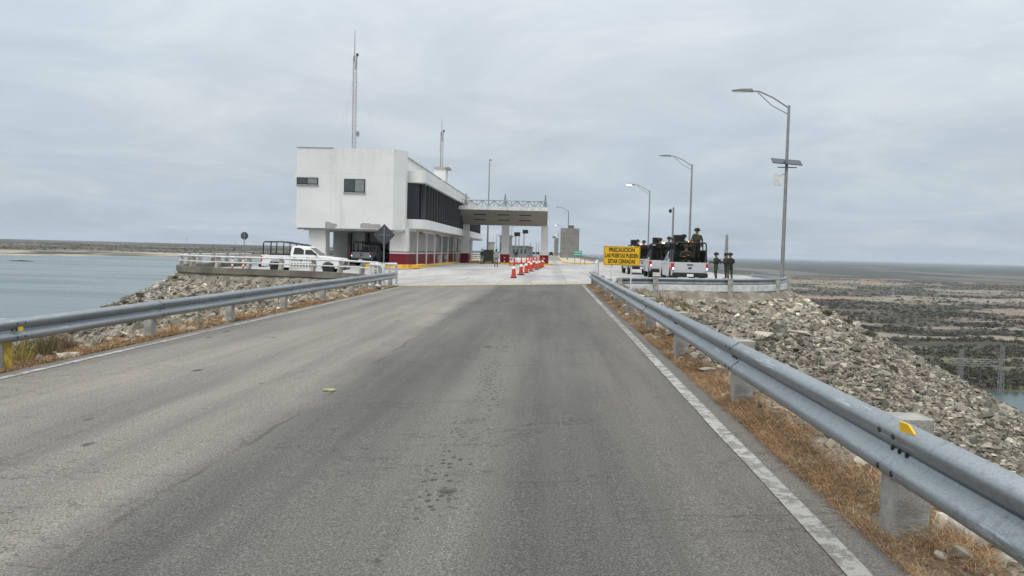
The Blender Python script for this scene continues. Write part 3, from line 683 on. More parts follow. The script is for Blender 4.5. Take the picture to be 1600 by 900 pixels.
gl, zbL, zgL = straight_rail('galvanised w beam guardrail on concrete posts along the left road edge', -7.85, 1, YL, 40, .74, 8)
rl = MB().box((0,0,0), (.01,.10,.06)).build('reflector', M_signyel, gl); rl.location = (-7.755, 10.85, zbL+.19)
MB().box((0,0,0), (.02,.16,.5)).build('yellow_paint', mat('faded_yellow', (.5,.36,.06), .8, var=.3, scale=9), gl, loc=(-7.955, 10.85, zgL+.16))
def curved_rail(label, run, topz, start, name='guardrail', spacing=4.2, double=False):
    t = thing(name, label, 'guardrail')
    P = [Vector((x, y, zr(x, y))) for x, y in run]; L = [0]
    for a, b in zip(P, P[1:]): L.append(L[-1]+(b-a).length)
    def at(s):
        for i in range(len(P)-1):
            if s <= L[i+1]: f = (s-L[i])/(L[i+1]-L[i]); return P[i].lerp(P[i+1], f), (P[i+1]-P[i]).normalized()
        return P[-1], (P[-1]-P[-2]).normalized()
    n = int(L[-1]/spacing)
    for i in range(n):
        path = [at(i*spacing+spacing*k/5)[0]+Vector((0,0,topz-.344)) for k in range(6)]
        for dz in ((0,) if not double else (0,)):
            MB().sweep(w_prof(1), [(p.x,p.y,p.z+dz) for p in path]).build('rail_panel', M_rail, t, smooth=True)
    for i in range(n+1):
        p, d = at(i*spacing+start); nx = Vector((d.y,-d.x,0)); q = p+nx*.22
        concrete_post(t, q.x, q.y, q.z-.3, topz+.32, .2, .2, math.atan2(d.y, d.x))
    return t
curved_rail('galvanised guardrail curving round the edge of the right platform', inset(RRn, -.05)[1:], .40, .2)

# left platform railing: leaning concrete stanchions with two white rails
def platform_railing():
    t = thing('platform_railing', 'white two rail railing on concrete stanchions around the left platform', 'railing')
    run = inset(LR, .12)
    P = [Vector((p[0], p[1], zr(p[0], p[1])+.35)) for p in run]; L = [0]
    for a, b in zip(P, P[1:]): L.append(L[-1]+(b-a).length)
    def at(s):
        for i in range(len(P)-1):
            if s <= L[i+1]: f = (s-L[i])/(L[i+1]-L[i]); return P[i].lerp(P[i+1], f), (P[i+1]-P[i]).normalized()
        return P[-1], (P[-1]-P[-2]).normalized()
    for s in np.arange(.4, L[-1]-.3, 2.45):
        p, d = at(s); nx = Vector((d.y,-d.x,0))    # inward
        mb = MB(); th = .12
        vs = []
        for dd in (-th, th):
            for o, z in ((-.14,.0),(.16,.0),(.24,.50),(.20,.84),(.06,.84),(.02,.5)): vs.append(p+d*dd+nx*o*1.0+Vector((0,0,z)))
        mb.add(vs, [(0,1,2,3,4,5),(11,10,9,8,7,6)]+[(i,(i+1)%6,6+(i+1)%6,6+i) for i in range(6)]); mb.build('stanchion', M_conc, t)
    path = [(p.x,p.y,p.z) for p in P]
    MB().sweep([(.02+.075*math.cos(a), .76+.06*math.sin(a)) for a in np.linspace(0, 2*math.pi, 9)[:-1]], path).build('upper_rail', M_whitem, t, smooth=True)
    MB().sweep([(.0+.05*math.cos(a), .40+.045*math.sin(a)) for a in np.linspace(0, 2*math.pi, 9)[:-1]], path).build('lower_rail', M_whitem, t, smooth=True)
platform_railing()

# gate leaves of white pipe
def pipe_gate(label, pts, h, nb, zoff=.06):
    t = thing('pipe_gate', label, 'gate', (pts[0][0], pts[0][1], zr(*pts[0])))
    a = Vector((0,0,0)); b = Vector((pts[1][0]-pts[0][0], pts[1][1]-pts[0][1], 0)); u = Vector((0,0,1))
    f = MB(); 
    f.tube([a+u*zoff, a+u*(h-.1), a+u*h+(b-a)*.04, b+u*h-(b-a)*.04, b+u*(h-.1), b+u*zoff, a+u*zoff+(b-a)*.02], .075, 10); f.build('frame', M_whitem, t, smooth=True)
    for k in range(1, nb): MB().tube([a.lerp(b, k/nb)+u*zoff, a.lerp(b, k/nb)+u*h], .05, 8).build('bar', M_whitem, t, smooth=True)
    return t
g1 = pipe_gate('white pipe gate leaf standing open at the left end of the yellow stud line', ((-8.35,37.9),(-7.85,38.7)), 1.12, 2)
g1b = pipe_gate('white pipe gate panel joining the left guardrail end to the gate leaf', ((-9.15,38.4),(-8.45,38.0)), 1.1, 3)
g2 = pipe_gate('white pipe gate leaf standing open by the right guardrail end', ((2.15,36.9),(2.35,39.4)), 1.12, 8)
g3 = MB().prism([(0,0),(.3,0),(.34,.9),(.2,1.1),(0,1.1)], 0, .12, 'y').build('gate_block', M_whitem); g3.location = (2.2,36.6,zr(2.2,36.6)-.02); g3.rotation_euler = (0,0,R(75)); tag(g3, 'white concrete gate stop at the end of the right guardrail', 'gate stop')

# yellow studs across the road
stud = MB().lathe([(.105,0),(.10,.025),(.07,.05),(.02,.062)], 12).build('road_stud', mat('stud_ceramic', (.50,.38,.13), .6, var=.3, scale=1.3), smooth=True)
def studs():
    n = 30
    for i in range(n):
        x = -8.0+10.0*i/(n-1); y = 38.55; lb = 'round yellow road stud in the line across the plaza entrance'
        o = stud if i == 0 else stud.copy()
        if i: C.objects.link(o)
        o.location = (x, y, zr(x, y)+.006); tag(o, lb, 'road stud', 'yellow studs in a line across the road')
    strip('stud_line', -8.2, 2.2, 38.3, 38.8, mat('stud_paint', (.36,.34,.28), .8, var=.3, scale=3, col2=(.46,.37,.18), sl=(.4,.7)), .009, .5, 0)
studs()

# ------------------------------------------------------------ the checkpoint building
def building():
    t = thing('checkpoint_building', 'long white two storey checkpoint building with black louvres and maroon base', 'building', (-17,65,0))
    def part(mb, name, m, parent=None, smooth=False, bevel=0): 
        o = mb.build(name, m, parent or t, smooth, bevel)
        if parent is None: o.location = (17,-65,0)
        return o
    YE = 124
    up = [(-21.94,65),(-13.6,65),(-12.75,66.0),(-12.75,66.9),(-13.0,67.2),(-13.0,YE),(-21.94,YE)]
    part(MB().prism(up, 3.2, 6.9), 'upper_wall', M_white)
    # parapet storey steps back on the louvre side
    pp = [(-21.943,64.997),(-13.6,64.997),(-12.747,66.0),(-12.747,66.9),(-13.55,67.0),(-13.55,YE+.003),(-21.943,YE+.003)]
    part(MB().prism(pp, 6.9, 10.0), 'parapet_wall', M_white)
    part(MB().bb(-21.99,-18.8,64.95,65.1,10.0,10.06), 'coping', M_greypanel)
    part(MB().bb(-13.62,-13.4,66.5,YE,10.0,10.05), 'coping', M_greypanel)
    # fascia slab over the louvres
    part(MB().bb(-13.54,-11.15,67.1,YE-2,7.42,8.45), 'louvre_fascia', M_white, bevel=.02)
    # rounded lower fascia
    def rounded(x1, y0, r, n=8): return [(-13.5,y0)]+[(x1-r+r*math.sin(a), y0+r-r*math.cos(a)) for a in np.linspace(0, math.pi/2, n)]+[(x1,YE-2),(-13.5,YE-2)]
    part(MB().prism(rounded(-11.15, 67.1, 1.5), 3.4, 4.22), 'sill_fascia', M_white)
    lo = rounded(-11.75, 67.5, 1.4); part(MB().prism(lo, 4.22, 7.42), 'window_band', M_dark)
    # louvre fins follow the rounded band
    path = [Vector(p) for p in lo[:-1]]; L = [0]
    for a, b in zip(path, path[1:]): L.append(L[-1]+(b-a).length)
    s = .5; k = 0
    while s < L[-1]-.3 and k < 40:
        for i in range(len(path)-1):
            if s <= L[i+1]:
                f = (s-L[i])/(L[i+1]-L[i]); p = path[i].lerp(path[i+1], f); d = (path[i+1]-path[i]).normalized(); break
        nrm = Vector((d.y,-d.x)); q = p+nrm*.2
        part(MB().box((q.x,q.y,5.82), (.42,.09,3.18), rz=math.atan2(nrm.y,nrm.x)), 'louvre_fin', M_fin); s += 1.7; k += 1
    # ground floor along the plaza
    part(MB().bb(-21.3,-12.78,74,YE-.5,0,3.198), 'ground_floor_wall', M_greypanel)
    part(MB().bb(-12.79,-12.74,71.6,YE-.6,1.30,1.42), 'brown_stripe', M_brown)
    part(MB().bb(-14.0,-12.78,67.5,74,0,3.198), 'side_wall', M_greypanel); part(MB().bb(-12.998,-12.72,67.6,YE-.5,3.199,3.397), 'lintel', M_white)
    part(MB().bb(-14.1,-12.60,66.3,67.6,0,3.398), 'corner_pier', M_white)
    part(MB().bb(-14.12,-12.58,66.28,67.62,0,1.16), 'pier_base', M_maroon)
    part(MB().bb(-14.12,-12.58,66.28,67.62,1.28,1.36), 'pier_stripe', M_brown)
    ys = [66.6+5.36*k for k in range(1, 11)]
    for y in ys:
        part(MB().bb(-13.1,-12.63,y-.22,y+.22,0,3.395), 'pilaster', M_white)
    y0 = 67.62
    for i, y in enumerate(ys):
        a, b = y0, y-.22
        if i in (3,4,6,8):   # doorways
            part(MB().bb(-12.9,-12.745,a,b,1.0,3.1), 'door', M_dark if i in (3,4) else M_glassg)
            part(MB().bb(-12.9,-12.735,a,a+(b-a)*.55,0,1.16), 'wainscot', M_maroon)
        else:
            part(MB().bb(-12.9,-12.73,a,b,0,1.16), 'wainscot', M_maroon)
        part(MB().bb(-12.9,-12.728,a,b,1.16,1.24), 'white_stripe', M_white)
        y0 = y+.22
    gold = mat('gold_letters', (.40,.28,.08), .5)
    for i, (a, b) in enumerate(((73,75.3),(83.6,86.2))):
        ns = 7; mb = MB(); st = (b-a)/ns
        for k in range(ns): mb.bb(-11.14,-11.12,a+k*st,a+k*st+st*.62,3.52,3.86)
        # raised letter strokes above the doors
        mb2 = MB()
        for k in range(ns):
            y = a+k*st; mb2.bb(-12.73,-12.70,y,y+st*.12,3.0,3.3); mb2.bb(-12.73,-12.70,y+st*.5,y+st*.62,3.0,3.3); mb2.bb(-12.73,-12.70,y+st*.12,y+st*.5,3.24,3.3)
        part(mb2, 'gold_lettering', gold)
    # front undercroft (open bay where the cars park)
    part(MB().bb(-21.9,-12.8,65.15,74,3.05,3.198), 'undercroft_ceiling', M_greypanel)
    part(MB().bb(-21.1,-19.6,65.8,67.0,0,3.05), 'front_pier', M_white)
    part(MB().bb(-21.12,-19.58,65.78,67.02,0,1.0), 'pier_base', M_white)
    for a, b in ((-19.45,-18.0),(-17.7,-16.5),(-16.2,-14.9)):
        part(MB().bb(a,b,73.9,73.98,1.2,3.05), 'bay_panel', M_white)
        part(MB().bb(a,b,73.86,73.99,0,1.1), 'wainscot', M_maroon)
        part(MB().bb(a,b,73.85,73.98,1.26,1.36), 'brown_stripe', M_brown)
    for x in (-19.52,-17.85,-16.35,-14.8):
        part(MB().bb(x-.14,x+.14,73.2,73.8,0,3.05), 'rear_column', M_concdk)
    part(MB().bb(-14.65,-13.4,71.9,73.95,0,3.04), 'dark_doorway', M_black)
    # windows on the front
    def win(x0, x1, z0, z1):
        f = part(MB().bb(x0,x1,64.93,65.03,z0,z1), 'window', M_black)
        MB().bb(x0-.06,x1+.06,64.88,64.995,z0-.09,z0-.002).build('sill', M_conc, f)
        xm = (x0+x1)/2; w = .07
        for a, b, m in ((x0+w,xm-.04,M_glassg),(xm+.04,x1-w,mat('pale_glass', (.20,.22,.22), .2, spec=.7))):
            p = MB().bb(a,b,64.905,64.928,z0+w,z1-w).build('pane', m, f)
    x0, z1 = W(464,277,65); x1, z0 = W(497,288.5,65); win(x0,x1,z0,z1)
    x0, z1 = W(538,279.5,65); x1, z0 = W(570.5,301,65); win(x0,x1,z0,z1)
    # patches of grey filler low on the front wall
    for pts in (((508,346),(516,347),(519,349),(526,350),(527,353),(523,356),(508,356)),((563,350),(567,348.5),(577,349),(583,350.5),(592,350),(595,352),(594,357.5),(563,356.5))):
        poly = [W(a, b, 64.98) for a, b in pts]; part(MB().prism(poly, 64.985, 64.999, 'y'), 'filler_patch', mat('filler', (.34,.33,.32), .9, var=.1, scale=3))
    # ledges on the lake side
    for (za, zb_) in ((7.3,8.0),(3.55,4.15)): part(MB().bb(-22.5,-21.945,66,68,za,zb_), 'side_ledge', M_white)
    # roof hut
    part(MB().bb(-14.3,-12.95,92,94,9.9,11.3), 'roof_hut', M_white)
    part(MB().bb(-14.35,-12.55,91.8,94.2,11.3,11.5), 'hut_roof', M_conc)
    part(MB().bb(-13.0,-11.1,YE-1.9,YE-.1,3.2,3.55), 'end_canopy', M_white)
    cm = part(MB().box((-21.3,64.85,3.0), (.18,.3,.14)), 'security_camera', M_whitem)
    return t
building()

# masts
def lattice_mast(label, x, y, z0, z1, w, red=()):
    t = thing('lattice_mast', label, 'radio mast', (x,y,z0)); H = z1-z0; hl = H*.8
    c = [(w*math.cos(a), w*math.sin(a)) for a in (0.3, 0.3+2.094, .3+4.188)]
    f = MB()
    for a, b in c: f.tube([(a,b,0),(a,b,hl)], .035, 5)
    f.build('leg_frame', M_thin, t)
    n = int(hl/.42); br = MB(); brr = MB()
    for i in range(n):
        za, zb_ = i*hl/n, (i+1)*hl/n
        tgt = brr if any(a < i/n < b for a, b in red) else br
        for k in range(3):
            p, q = c[k], c[(k+1) % 3]
            tgt.tube([(*p,za),(*q,zb_)], .016, 4); tgt.tube([(*p,zb_),(*q,zb_)], .014, 4)
    br.build('bracing', M_thin, t)
    if brr.v: brr.build('bracing', M_mastred, t)
    MB().tube([(0,0,hl-.5),(0,0,H*.92),(0,0,H)], [.05,.035,.02], 6).build('antenna_rod', M_steel, t)
    MB().tube([(.08,0,hl-1.2),(.28,0,hl+.3)], .06, 6).build('antenna_panel', M_thin, t)
    d = MB(); d.lathe([(.05,0),(.22,.06),(.30,.16),(.28,.17),(.0,.05)], 12); o = d.build('dish', M_thin, t, smooth=True); o.location = (.32,-.05,hl*.28); o.rotation_euler = (R(90),0,R(70))
    MB().box((.30,-.1,hl+.15), (.2,.2,.22)).build('beacon', M_black, t)
    for a in (.2, 2.3, 4.4):
        MB().tube([(0,0,hl*.85),(3.3*math.cos(a),3.3*math.sin(a)*1.0,0)], .005, 4).build('guy_wire', M_thin, t)
lattice_mast('tall slender guyed lattice mast above the front of the white building', W(552,231,76)[0], 76, 9.9, W(553,46,76)[1], .22, ((.55,.68),(.9,1),(.3,.34)))
lattice_mast('shorter lattice mast rising behind the roof hut', W(689,270,101)[0], 101, 9.9, W(689,185,101)[1], .2, ((.2,.5),(.8,1)))

# ------------------------------------------------------------ canopy
def canopy():
    t = thing('inspection_canopy', 'concrete canopy over the road with sloping grey underside and steel truss', 'canopy', (-6,98,0))
    def part(mb, name, m, **k): o = mb.build(name, m, t, **k); o.location = (6,-98,0); return o
    YF = 94.0
    xl, zt = W(714,323,YF); xr, _ = W(855.5,326,YF); zt = 6.95
    ub = 4.95
    # cross section along y: thin raised front lip, sloping soffit down to the beam, mirrored behind
    sec = [(YF,zt),(YF,zt-.28),(98.0,ub),(100.2,ub),(104.2,zt-.28),(104.2,zt),(99.1,zt-.1)]
    part(MB().prism(sec, xl, xr, 'x'), 'roof_slab', M_canopy)
    part(MB().bb(xl-.05,xr+.05,YF-.12,YF-.003,zt-.34,zt+.10), 'front_fascia', M_whitem)
    cw = .46
    for i, px in enumerate((726.5,789,850.5)):
        x = W(px,390,98.6)[0]
        part(MB().bb(x-cw,x+cw,98.1,99.6,0.0,ub+.03), 'column', M_white)
        if i: 
            part(MB().bb(x-cw-.10,x+cw+.10,97.95,99.75,0.0,1.22), 'column_base', M_maroon)
            for zz in (.35,.8): part(MB().lathe([(.075,0),(.075,.02)], 12), 'base_reflector', M_refl).location = (x-0+6,97.93-98,zz)
            for o in children(t):
                if o.name.startswith('base_reflector'): o.rotation_euler = (R(90),0,0)
        else: part(MB().bb(x-cw-.02,x+cw+.02,98.07,99.62,0.0,1.22), 'column_base', M_maroon)
    # light slots on the soffit
    sl = (ub-(zt-.28))/(98-YF); ang = math.atan(sl)
    for r, yy in enumerate((95.3, 96.7)):
        for px in (750, 786.5, 821):
            x = W(px,335,yy)[0]; z = zt-.28+sl*(yy-YF)
            part(MB().box((x,yy,z-.006), (1.5,.20,.05), rx=ang), 'soffit_slot', M_black)
    # truss on the front edge
    f = MB(); z0, z1 = zt+.12, zt+.85; yy = YF+.15
    f.tube([(xl+.3,yy,z0),(xr-.2,yy,z0)], .075, 6); f.tube([(xl+.3,yy,z1),(xr-.2,yy,z1)], .075, 6); f.build('truss_chords', M_truss, t).location = (6,-98,0)
    n = 15; x0 = xl+.3; st = (xr-.2-x0)/n; w = MB()
    for i in range(n+1): 
        w.tube([(x0+i*st,yy,z0),(x0+i*st,yy,z1)], .045, 5)
        if i < n: w.tube([(x0+i*st,yy,z0 if i % 2 else z1),(x0+(i+1)*st,yy,z1 if i % 2 else z0)], .06, 5)
    part(w, 'truss_web', M_truss)
    for px in (728, 789.5, 852.5):
        x = W(px,310,yy)[0]
        m = MB(); m.tube([(x-.18,yy,z0),(x,yy,z1+.75)], .07, 5); m.tube([(x+.18,yy,z0),(x,yy,z1+.75)], .07, 5); m.tube([(x,yy+.8,z0),(x,yy,z1+.75)], .07, 5)
        part(m, 'truss_bracket', M_truss)
canopy()
def kerb(name, label, pts, w, h, m=None):
    mb = MB().prism(pts, 0, h); o = mb.build(name, m or M_yel, bevel=.02); tag(o, label, 'kerb')
def disc(cx, cy, rx, ry, n=18): return [(cx+rx*math.cos(2*math.pi*k/n), cy+ry*math.sin(2*math.pi*k/n)) for k in range(n)]
for i, (px, lb) in enumerate(((789,'yellow kerbed island under the middle canopy column'),(850.5,'yellow kerbed island under the right canopy column'))):
    x = W(px,390,98.6)[0]; kerb('kerb_island', lb, disc(x, 98.9, 1.2, 2.9), 0, .16)
def ramp_kerb(name, label, path, w, h):
    t = MB().sweep([(-w/2,0),(-w/2+.03,h),(w/2-.03,h),(w/2,0)], path).build(name, M_yel); tag(t, label, 'kerb')
ramp_kerb('yellow_kerb', 'yellow kerb at the foot of the maroon wall beside the louvres', [(-12.25,68,.004),(-12.0,72,.004),(-12.0,76,.004),(-12.0,124,.004)], .5, .16)
ramp_kerb('yellow_kerb', 'bright orange yellow kerb block in front of the parked cars', [(-15.2,62.5,.004),(-12.2,62.5,.004),(-11.3,63.6,.004),(-11.3,67.9,.004)], .45, .30)
ramp_kerb('yellow_kerb', 'yellow kerb of the walkway behind the two policemen', [(-11.6,103,.004),(-9,103.4,.004),(-7.6,104,.004)], .5, .18)
sw = MB().prism([(2.3,300),(2.1,150),(1.9,125),(2.6,116),(4.2,112),(5.6,113.5),(7.6,126),(7.6,300)], 0, .14).build('sidewalk', mat('sidewalk_conc', (.42,.39,.34), .85)); struct(sw)
ramp_kerb('yellow_kerb', 'long yellow kerb curving beside the right pavement towards the gate tower', [(2.25,300,.004),(2.05,150,.004),(1.85,125,.004),(2.5,115.8,.004),(4.2,111.8,.004),(5.7,113.2,.004)], .28, .17)

# ------------------------------------------------------------ gate towers and structures along the dam
def tower(label, x0, x1, y0, y1, h, pent=True):
    t = thing('gate_tower', label, 'tower', ((x0+x1)/2,(y0+y1)/2,0)); dx, dy = -(x0+x1)/2, -(y0+y1)/2
    def part(mb, name, m): o = mb.build(name, m, t); o.location = (dx,dy,0); return o
    part(MB().bb(x0,x1,y0,y1,0,h), 'shaft', mat('tower_concrete', (.235,.23,.215), .85, var=.12, scale=.5))
    mb = MB()
    for k in range(1, 6): mb.bb(x0+.05,x1-.05,y0-.04,y0+.01,h*k/6-.05,h*k/6)
    part(mb, 'formwork_joints', M_concdk)
    if pent:
        part(MB().bb(x1-3.2,x1-1.6,y0+1,y0+3,h,h+.9), 'roof_vent', M_concdk)
        part(MB().tube([(x0+2.2,y0+1,h),(x0+2.2,y0+1,h+4)], .12, 6), 'roof_rod', M_steel)
xa = W(876,380,230)[0]; xb, zt_ = W(905.5,357,230); tower('square grey concrete gate tower right of the road', xa, xb, 230, 242, zt_)
xa = W(866,380,400)[0]; xb, zt_ = W(873,372,400); tower('more distant narrow dark gate tower beyond the square one', xa, xb, 400, 412, zt_)
def shed(label, px0, px1, pyt, Y, dep, m):
    x0, zt = W(px0, pyt, Y); x1 = W(px1, pyt, Y)[0]; t = thing('dam_shed', label, 'building', ((x0+x1)/2,Y,0)); w = (x1-x0)/2
    MB().bb(-w,w,0,dep,0,zt).build('wall', m, t); MB().bb(-w-.3,w+.3,-.3,dep+.3,zt,zt+.25).build('roof', M_conc, t)
    n = 5
    for k in range(n): MB().bb(-w+2*w*(k+.25)/n,-w+2*w*(k+.75)/n,-.06,.05,zt*.35,zt*.75).build('window', M_glassg, t)
shed('long grey control building left of the dam road seen under the canopy', 794, 824, 384.5, 210, 60, mat('shed_grey', (.20,.22,.22), .8))
shed('narrow grey tower block behind the middle canopy column', 781, 797, 369, 150, 8, mat('shed_grey2', (.23,.24,.25), .8))
def parapet(label, x, y0, y1, h=1.0):
    t = thing('dam_parapet', label, 'parapet', (x,y0,0)); n = 60
    MB().bb(-.12,.12,0,y1-y0,h-.14,h).build('top_rail', M_conc, t); MB().bb(-.10,.10,0,y1-y0,.0,.35).build('plinth', M_conc, t)
    st = (y1-y0)/n; first = None
    for k in range(n):
        if first is None: first = MB().bb(-.14,.14,-.15,.15,0,h-.14).build('baluster', M_conc, t); o = first
        else: o = first.copy(); C.objects.link(o)
        o.location = (0,k*st,0)
parapet('concrete parapet along the right side of the dam road', 7.7, 130, 560); parapet('concrete parapet along the left side of the dam road', -13.2, 152, 560)
# white railings beyond the building
t = thing('white_railing', 'low white railing on the lake side behind the two policemen', 'railing', (-16,140,0))
for z in (.35,.7,1.05): MB().tube([(0,0,z),(6.5,0,z)], .05, 6).build('rail', M_whitem, t)
for k in range(6): MB().tube([(k*1.3,0,0),(k*1.3,0,1.1)], .05, 6).build('post', M_whitem, t)

# ------------------------------------------------------------ street lamps
def lamp(label, x, y, H, arm, group, lit=False, brace=True, sx=1, lean=0):
    t = thing('street_lamp', label, 'street lamp', (x,y,0), 0, group); k = H/11
    MB().lathe([(.28*k,0),(.28*k,.05),(.17*k,.06),(.15*k,.3)], 12).build('base_plate', M_steel, t, smooth=True)
    MB().tube([(0,0,.06),(0,0,H)], [.125*k,.075*k], 10).build('pole', M_steel, t, smooth=True)
    pts = [(0,0,H-.15),(-arm*.28*sx,0,H+arm*.13),(-arm*.52*sx,0,H+arm*.235),(-arm*.66*sx,0,H+arm*.245)]
    MB().tube(pts, .045*k, 8).build('arm', M_steel, t, smooth=True)
    if brace: MB().tube([(0,0,H-.55*k),(-arm*.3*sx,0,H-.02*k),(-arm*.55*sx,0,H+arm*.22)], .028*k, 6).build('brace', M_steel, t, smooth=True)
    hd = MB().prism([(-arm*.62*sx,H+arm*.225),(-arm*.66*sx,H+arm*.28),(-arm*.85*sx,H+arm*.275),(-arm*sx,H+arm*.255),(-arm*sx,H+arm*.235)], -.14*k, .14*k, 'y').build('lamp_head', M_steel, t, bevel=.02)
    if lit: MB().box((-arm*.9*sx,0,H+arm*.225), (arm*.22,.24*k,.05), ry=-.03).build('lamp_glass', mat('lamp_lit', (.9,.9,.85), .3, emit=(1,.97,.88), estr=6), t)
    else: MB().box((-arm*.86*sx,0,H+arm*.222), (arm*.22,.2*k,.03)).build('lamp_glass', M_refl, t)
    return t
LG = 'street lamps along the right side of the plaza and dam'
def lamp_px(label, px_top, py_top, Y, arm, **k):
    x, z = W(px_top, py_top, Y); return lamp(label, x, Y, z-0, arm, LG, **k)
l1 = lamp_px('tall street lamp with a solar panel standing at the tip of the right platform', 1233, 162, 46.5, 3.35); l1.location.z = -.1
# equipment fixed to the nearest lamp
pz = W(1226,258,46.5)[1]
t = MB().box((0,0,0), (1.72,.62,.05), rx=R(32), ry=R(4)).build('solar_panel', mat('solar_cell', (.045,.05,.07), .3, var=.2, scale=8), l1); t.location = (-.05,-.15,pz+.28)
MB().tube([(-.55,-.14,pz-.05),(.55,-.14,pz-.05)], .035, 6).build('panel_bracket', M_steel, l1); MB().tube([(0,-.14,pz-.05),(0,0,pz+.2)], .04, 6).build('panel_strut', M_steel, l1)
MB().box((-.5,-.16,pz-.78), (.42,.2,.66)).build('control_box', M_whitem, l1, bevel=.02)
MB().tube([(-.34,-.1,pz-.5),(0,-.05,pz-.42)], .025, 6).build('box_bracket', M_steel, l1)
lamp_px('second street lamp behind the nearest troop truck', 1081.5, 257, 78, 3.3)
lamp_px('lit street lamp above the furthest troop truck', 1015.5, 298, 111, 3.3, lit=True)
lamp_px('street lamp in front of the square gate tower', 888.5, 329, 168, 2.8)
lamp_px('small lit street lamp between the canopy and the gate tower', 880, 355, 262, 2.8, lit=True)
lamp_px('far street lamp on the dam, beyond the lit one', 876.5, 369, 380, 2.8, lit=True)
lamp_px('street lamp left of the middle canopy column', 776, 366, 150, 2.6, sx=-1)
lamp_px('street lamp right of the middle canopy column', 800, 353.5, 125, 1.4, sx=-1)
for px, py, Y, lb in ((806,366,170,'pole with a black camera seen under the canopy'),(819,362,185,'tall equipment pole nearest the right canopy column')):
    x, z = W(px, py, Y); t = thing('camera_pole', lb, 'camera pole', (x,Y,0)); MB().tube([(0,0,0),(0,0,z)], .13, 6).build('pole', M_steel, t); MB().box((.3,0,z), (1.3,.5,.9)).build('camera_head', M_black, t)
for px, py, Y, lb in ((829,380,330,'nearest thin pole on the dam road'),(838,379,420,'second thin pole on the dam road'),(842,378.5,480,'third thin pole far down the dam road'),(811,370,230,'slim pole above the control building')):
    x, z = W(px, py, Y); o = MB().tube([(x,Y,0),(x,Y,z)], [.2,.14], 6).build('dam_pole', M_steel); tag(o, lb, 'pole')
x, z = W(765,250,112); t = thing('flag_pole', 'very tall bare pole rising behind the canopy', 'pole', (x,112,0)); MB().tube([(0,0,0),(0,0,z)], [.14,.06], 8).build('pole', M_steel, t, smooth=True); MB().box((.12,0,z), (.35,.15,.22)).build('finial', M_steel, t)
x, z = W(1052.5,324,70); t = thing('camera_pole', 'slim pole with a small dome camera between the two nearer lamps', 'camera pole', (x,70,0)); MB().tube([(0,0,0),(0,0,z)], [.11,.08], 8).build('pole', M_steel, t, smooth=True)
MB().tube([(0,0,z-.15),(-.28,0,z-.15)], .03, 6).build('bracket', M_steel, t); MB().lathe([(.04,.3),(.13,.22),(.14,.05),(.06,-.05)], 10, (-.28,0,z-.45)).build('dome_camera', M_black, t, smooth=True)

# ------------------------------------------------------------ signs
def text_mesh(s, size, m, parent, loc, rot=(R(90),0,0), off=.0, sx=1, ext=.002):
    c = bpy.data.curves.new('lettering', 'FONT'); c.body = s; c.size = size; c.align_x = 'CENTER'; c.align_y = 'CENTER'; c.offset = off; c.extrude = ext
    o = bpy.data.objects.new('lettering', c); C.objects.link(o); dg = bpy.context.evaluated_depsgraph_get(); me = bpy.data.meshes.new_from_object(o.evaluated_get(dg))
    bpy.data.objects.remove(o); n = bpy.data.objects.new('lettering', me); C.objects.link(n); me.materials.clear(); me.materials.append(m)
    n.parent = parent; n.location = loc; n.rotation_euler = rot; n.scale = (sx,1,1); return n
def caution_sign():
    Y = 33; x0, z1 = W(943.5,384,Y); x1, z0 = W(999.5,415.5,Y); w = x1-x0; h = z1-z0
    t = thing('caution_sign', 'yellow warning sign with three black lines of text on two white posts', 'sign', ((x0+x1)/2,Y,0))
    MB().box((0,0,(z0+z1)/2), (w,.03,h)).build('sign_board', M_signyel, t, bevel=.008)
    b = MB(); zc = (z0+z1)/2
    for s in (-1,1): b.box((s*(w/2-.03),-.018,zc), (.012,.004,h-.05)); b.box((0,-.018,zc+s*(h/2-.03)), (w-.048,.004,.012))
    b.build('sign_border', M_signblk, t)
    for s, dz, wd in (('PRECAUCION',.255,1.05),('LAS PUERTAS PUEDEN',-.0,1.36),('ESTAR CERRADAS',-.255,1.12)):
        o = text_mesh(s, .235, M_signblk, t, (0,-.020,zc+dz*h/.86), off=.007); o.scale.x = wd/o.dimensions.x if o.dimensions.x else 1
        bb = [v.co.x for v in o.data.vertices]; o.scale.x = wd*w/1.5/(max(bb)-min(bb)); o.scale.y = 1
    for px in (955, 986):
        x = W(px,430,Y)[0]-(x0+x1)/2; MB().box((x,.045,z0/2+h*.3-.5), (.06,.05,z0+h*.6+1)).build('post', M_whitem, t)
caution_sign()
def back_sign(label, px, pyc, Y, half, kind, zg=0):
    x, z = W(px, pyc, Y); t = thing('road_sign', label, 'road sign', (x,Y,zg))
    pl = [(half*math.cos(a), z-zg+half*math.sin(a)) for a in (np.arange(4)*math.pi/2 if kind == 4 else np.arange(8)*math.pi/4+math.pi/8)]
    MB().prism(pl, -.012, .012, 'y').build('sign_plate', M_signback, t, bevel=.01)
    MB().box((0,-.04,(z-zg+half*.7)/2), (.05,.05,z-zg+half*.7)).build('post', M_steel, t)
    MB().box((0,-.02,z-zg), (half*1.1,.02,.03)).build('crossbar', M_steel, t)
    return t
back_sign('grey back of a diamond road sign beside the left pipe gate', 600.5, 367, 44, .63, 4, -.25)
back_sign('grey back of a small octagonal sign behind the left platform railing', 382, 368.5, 58, .31, 8)
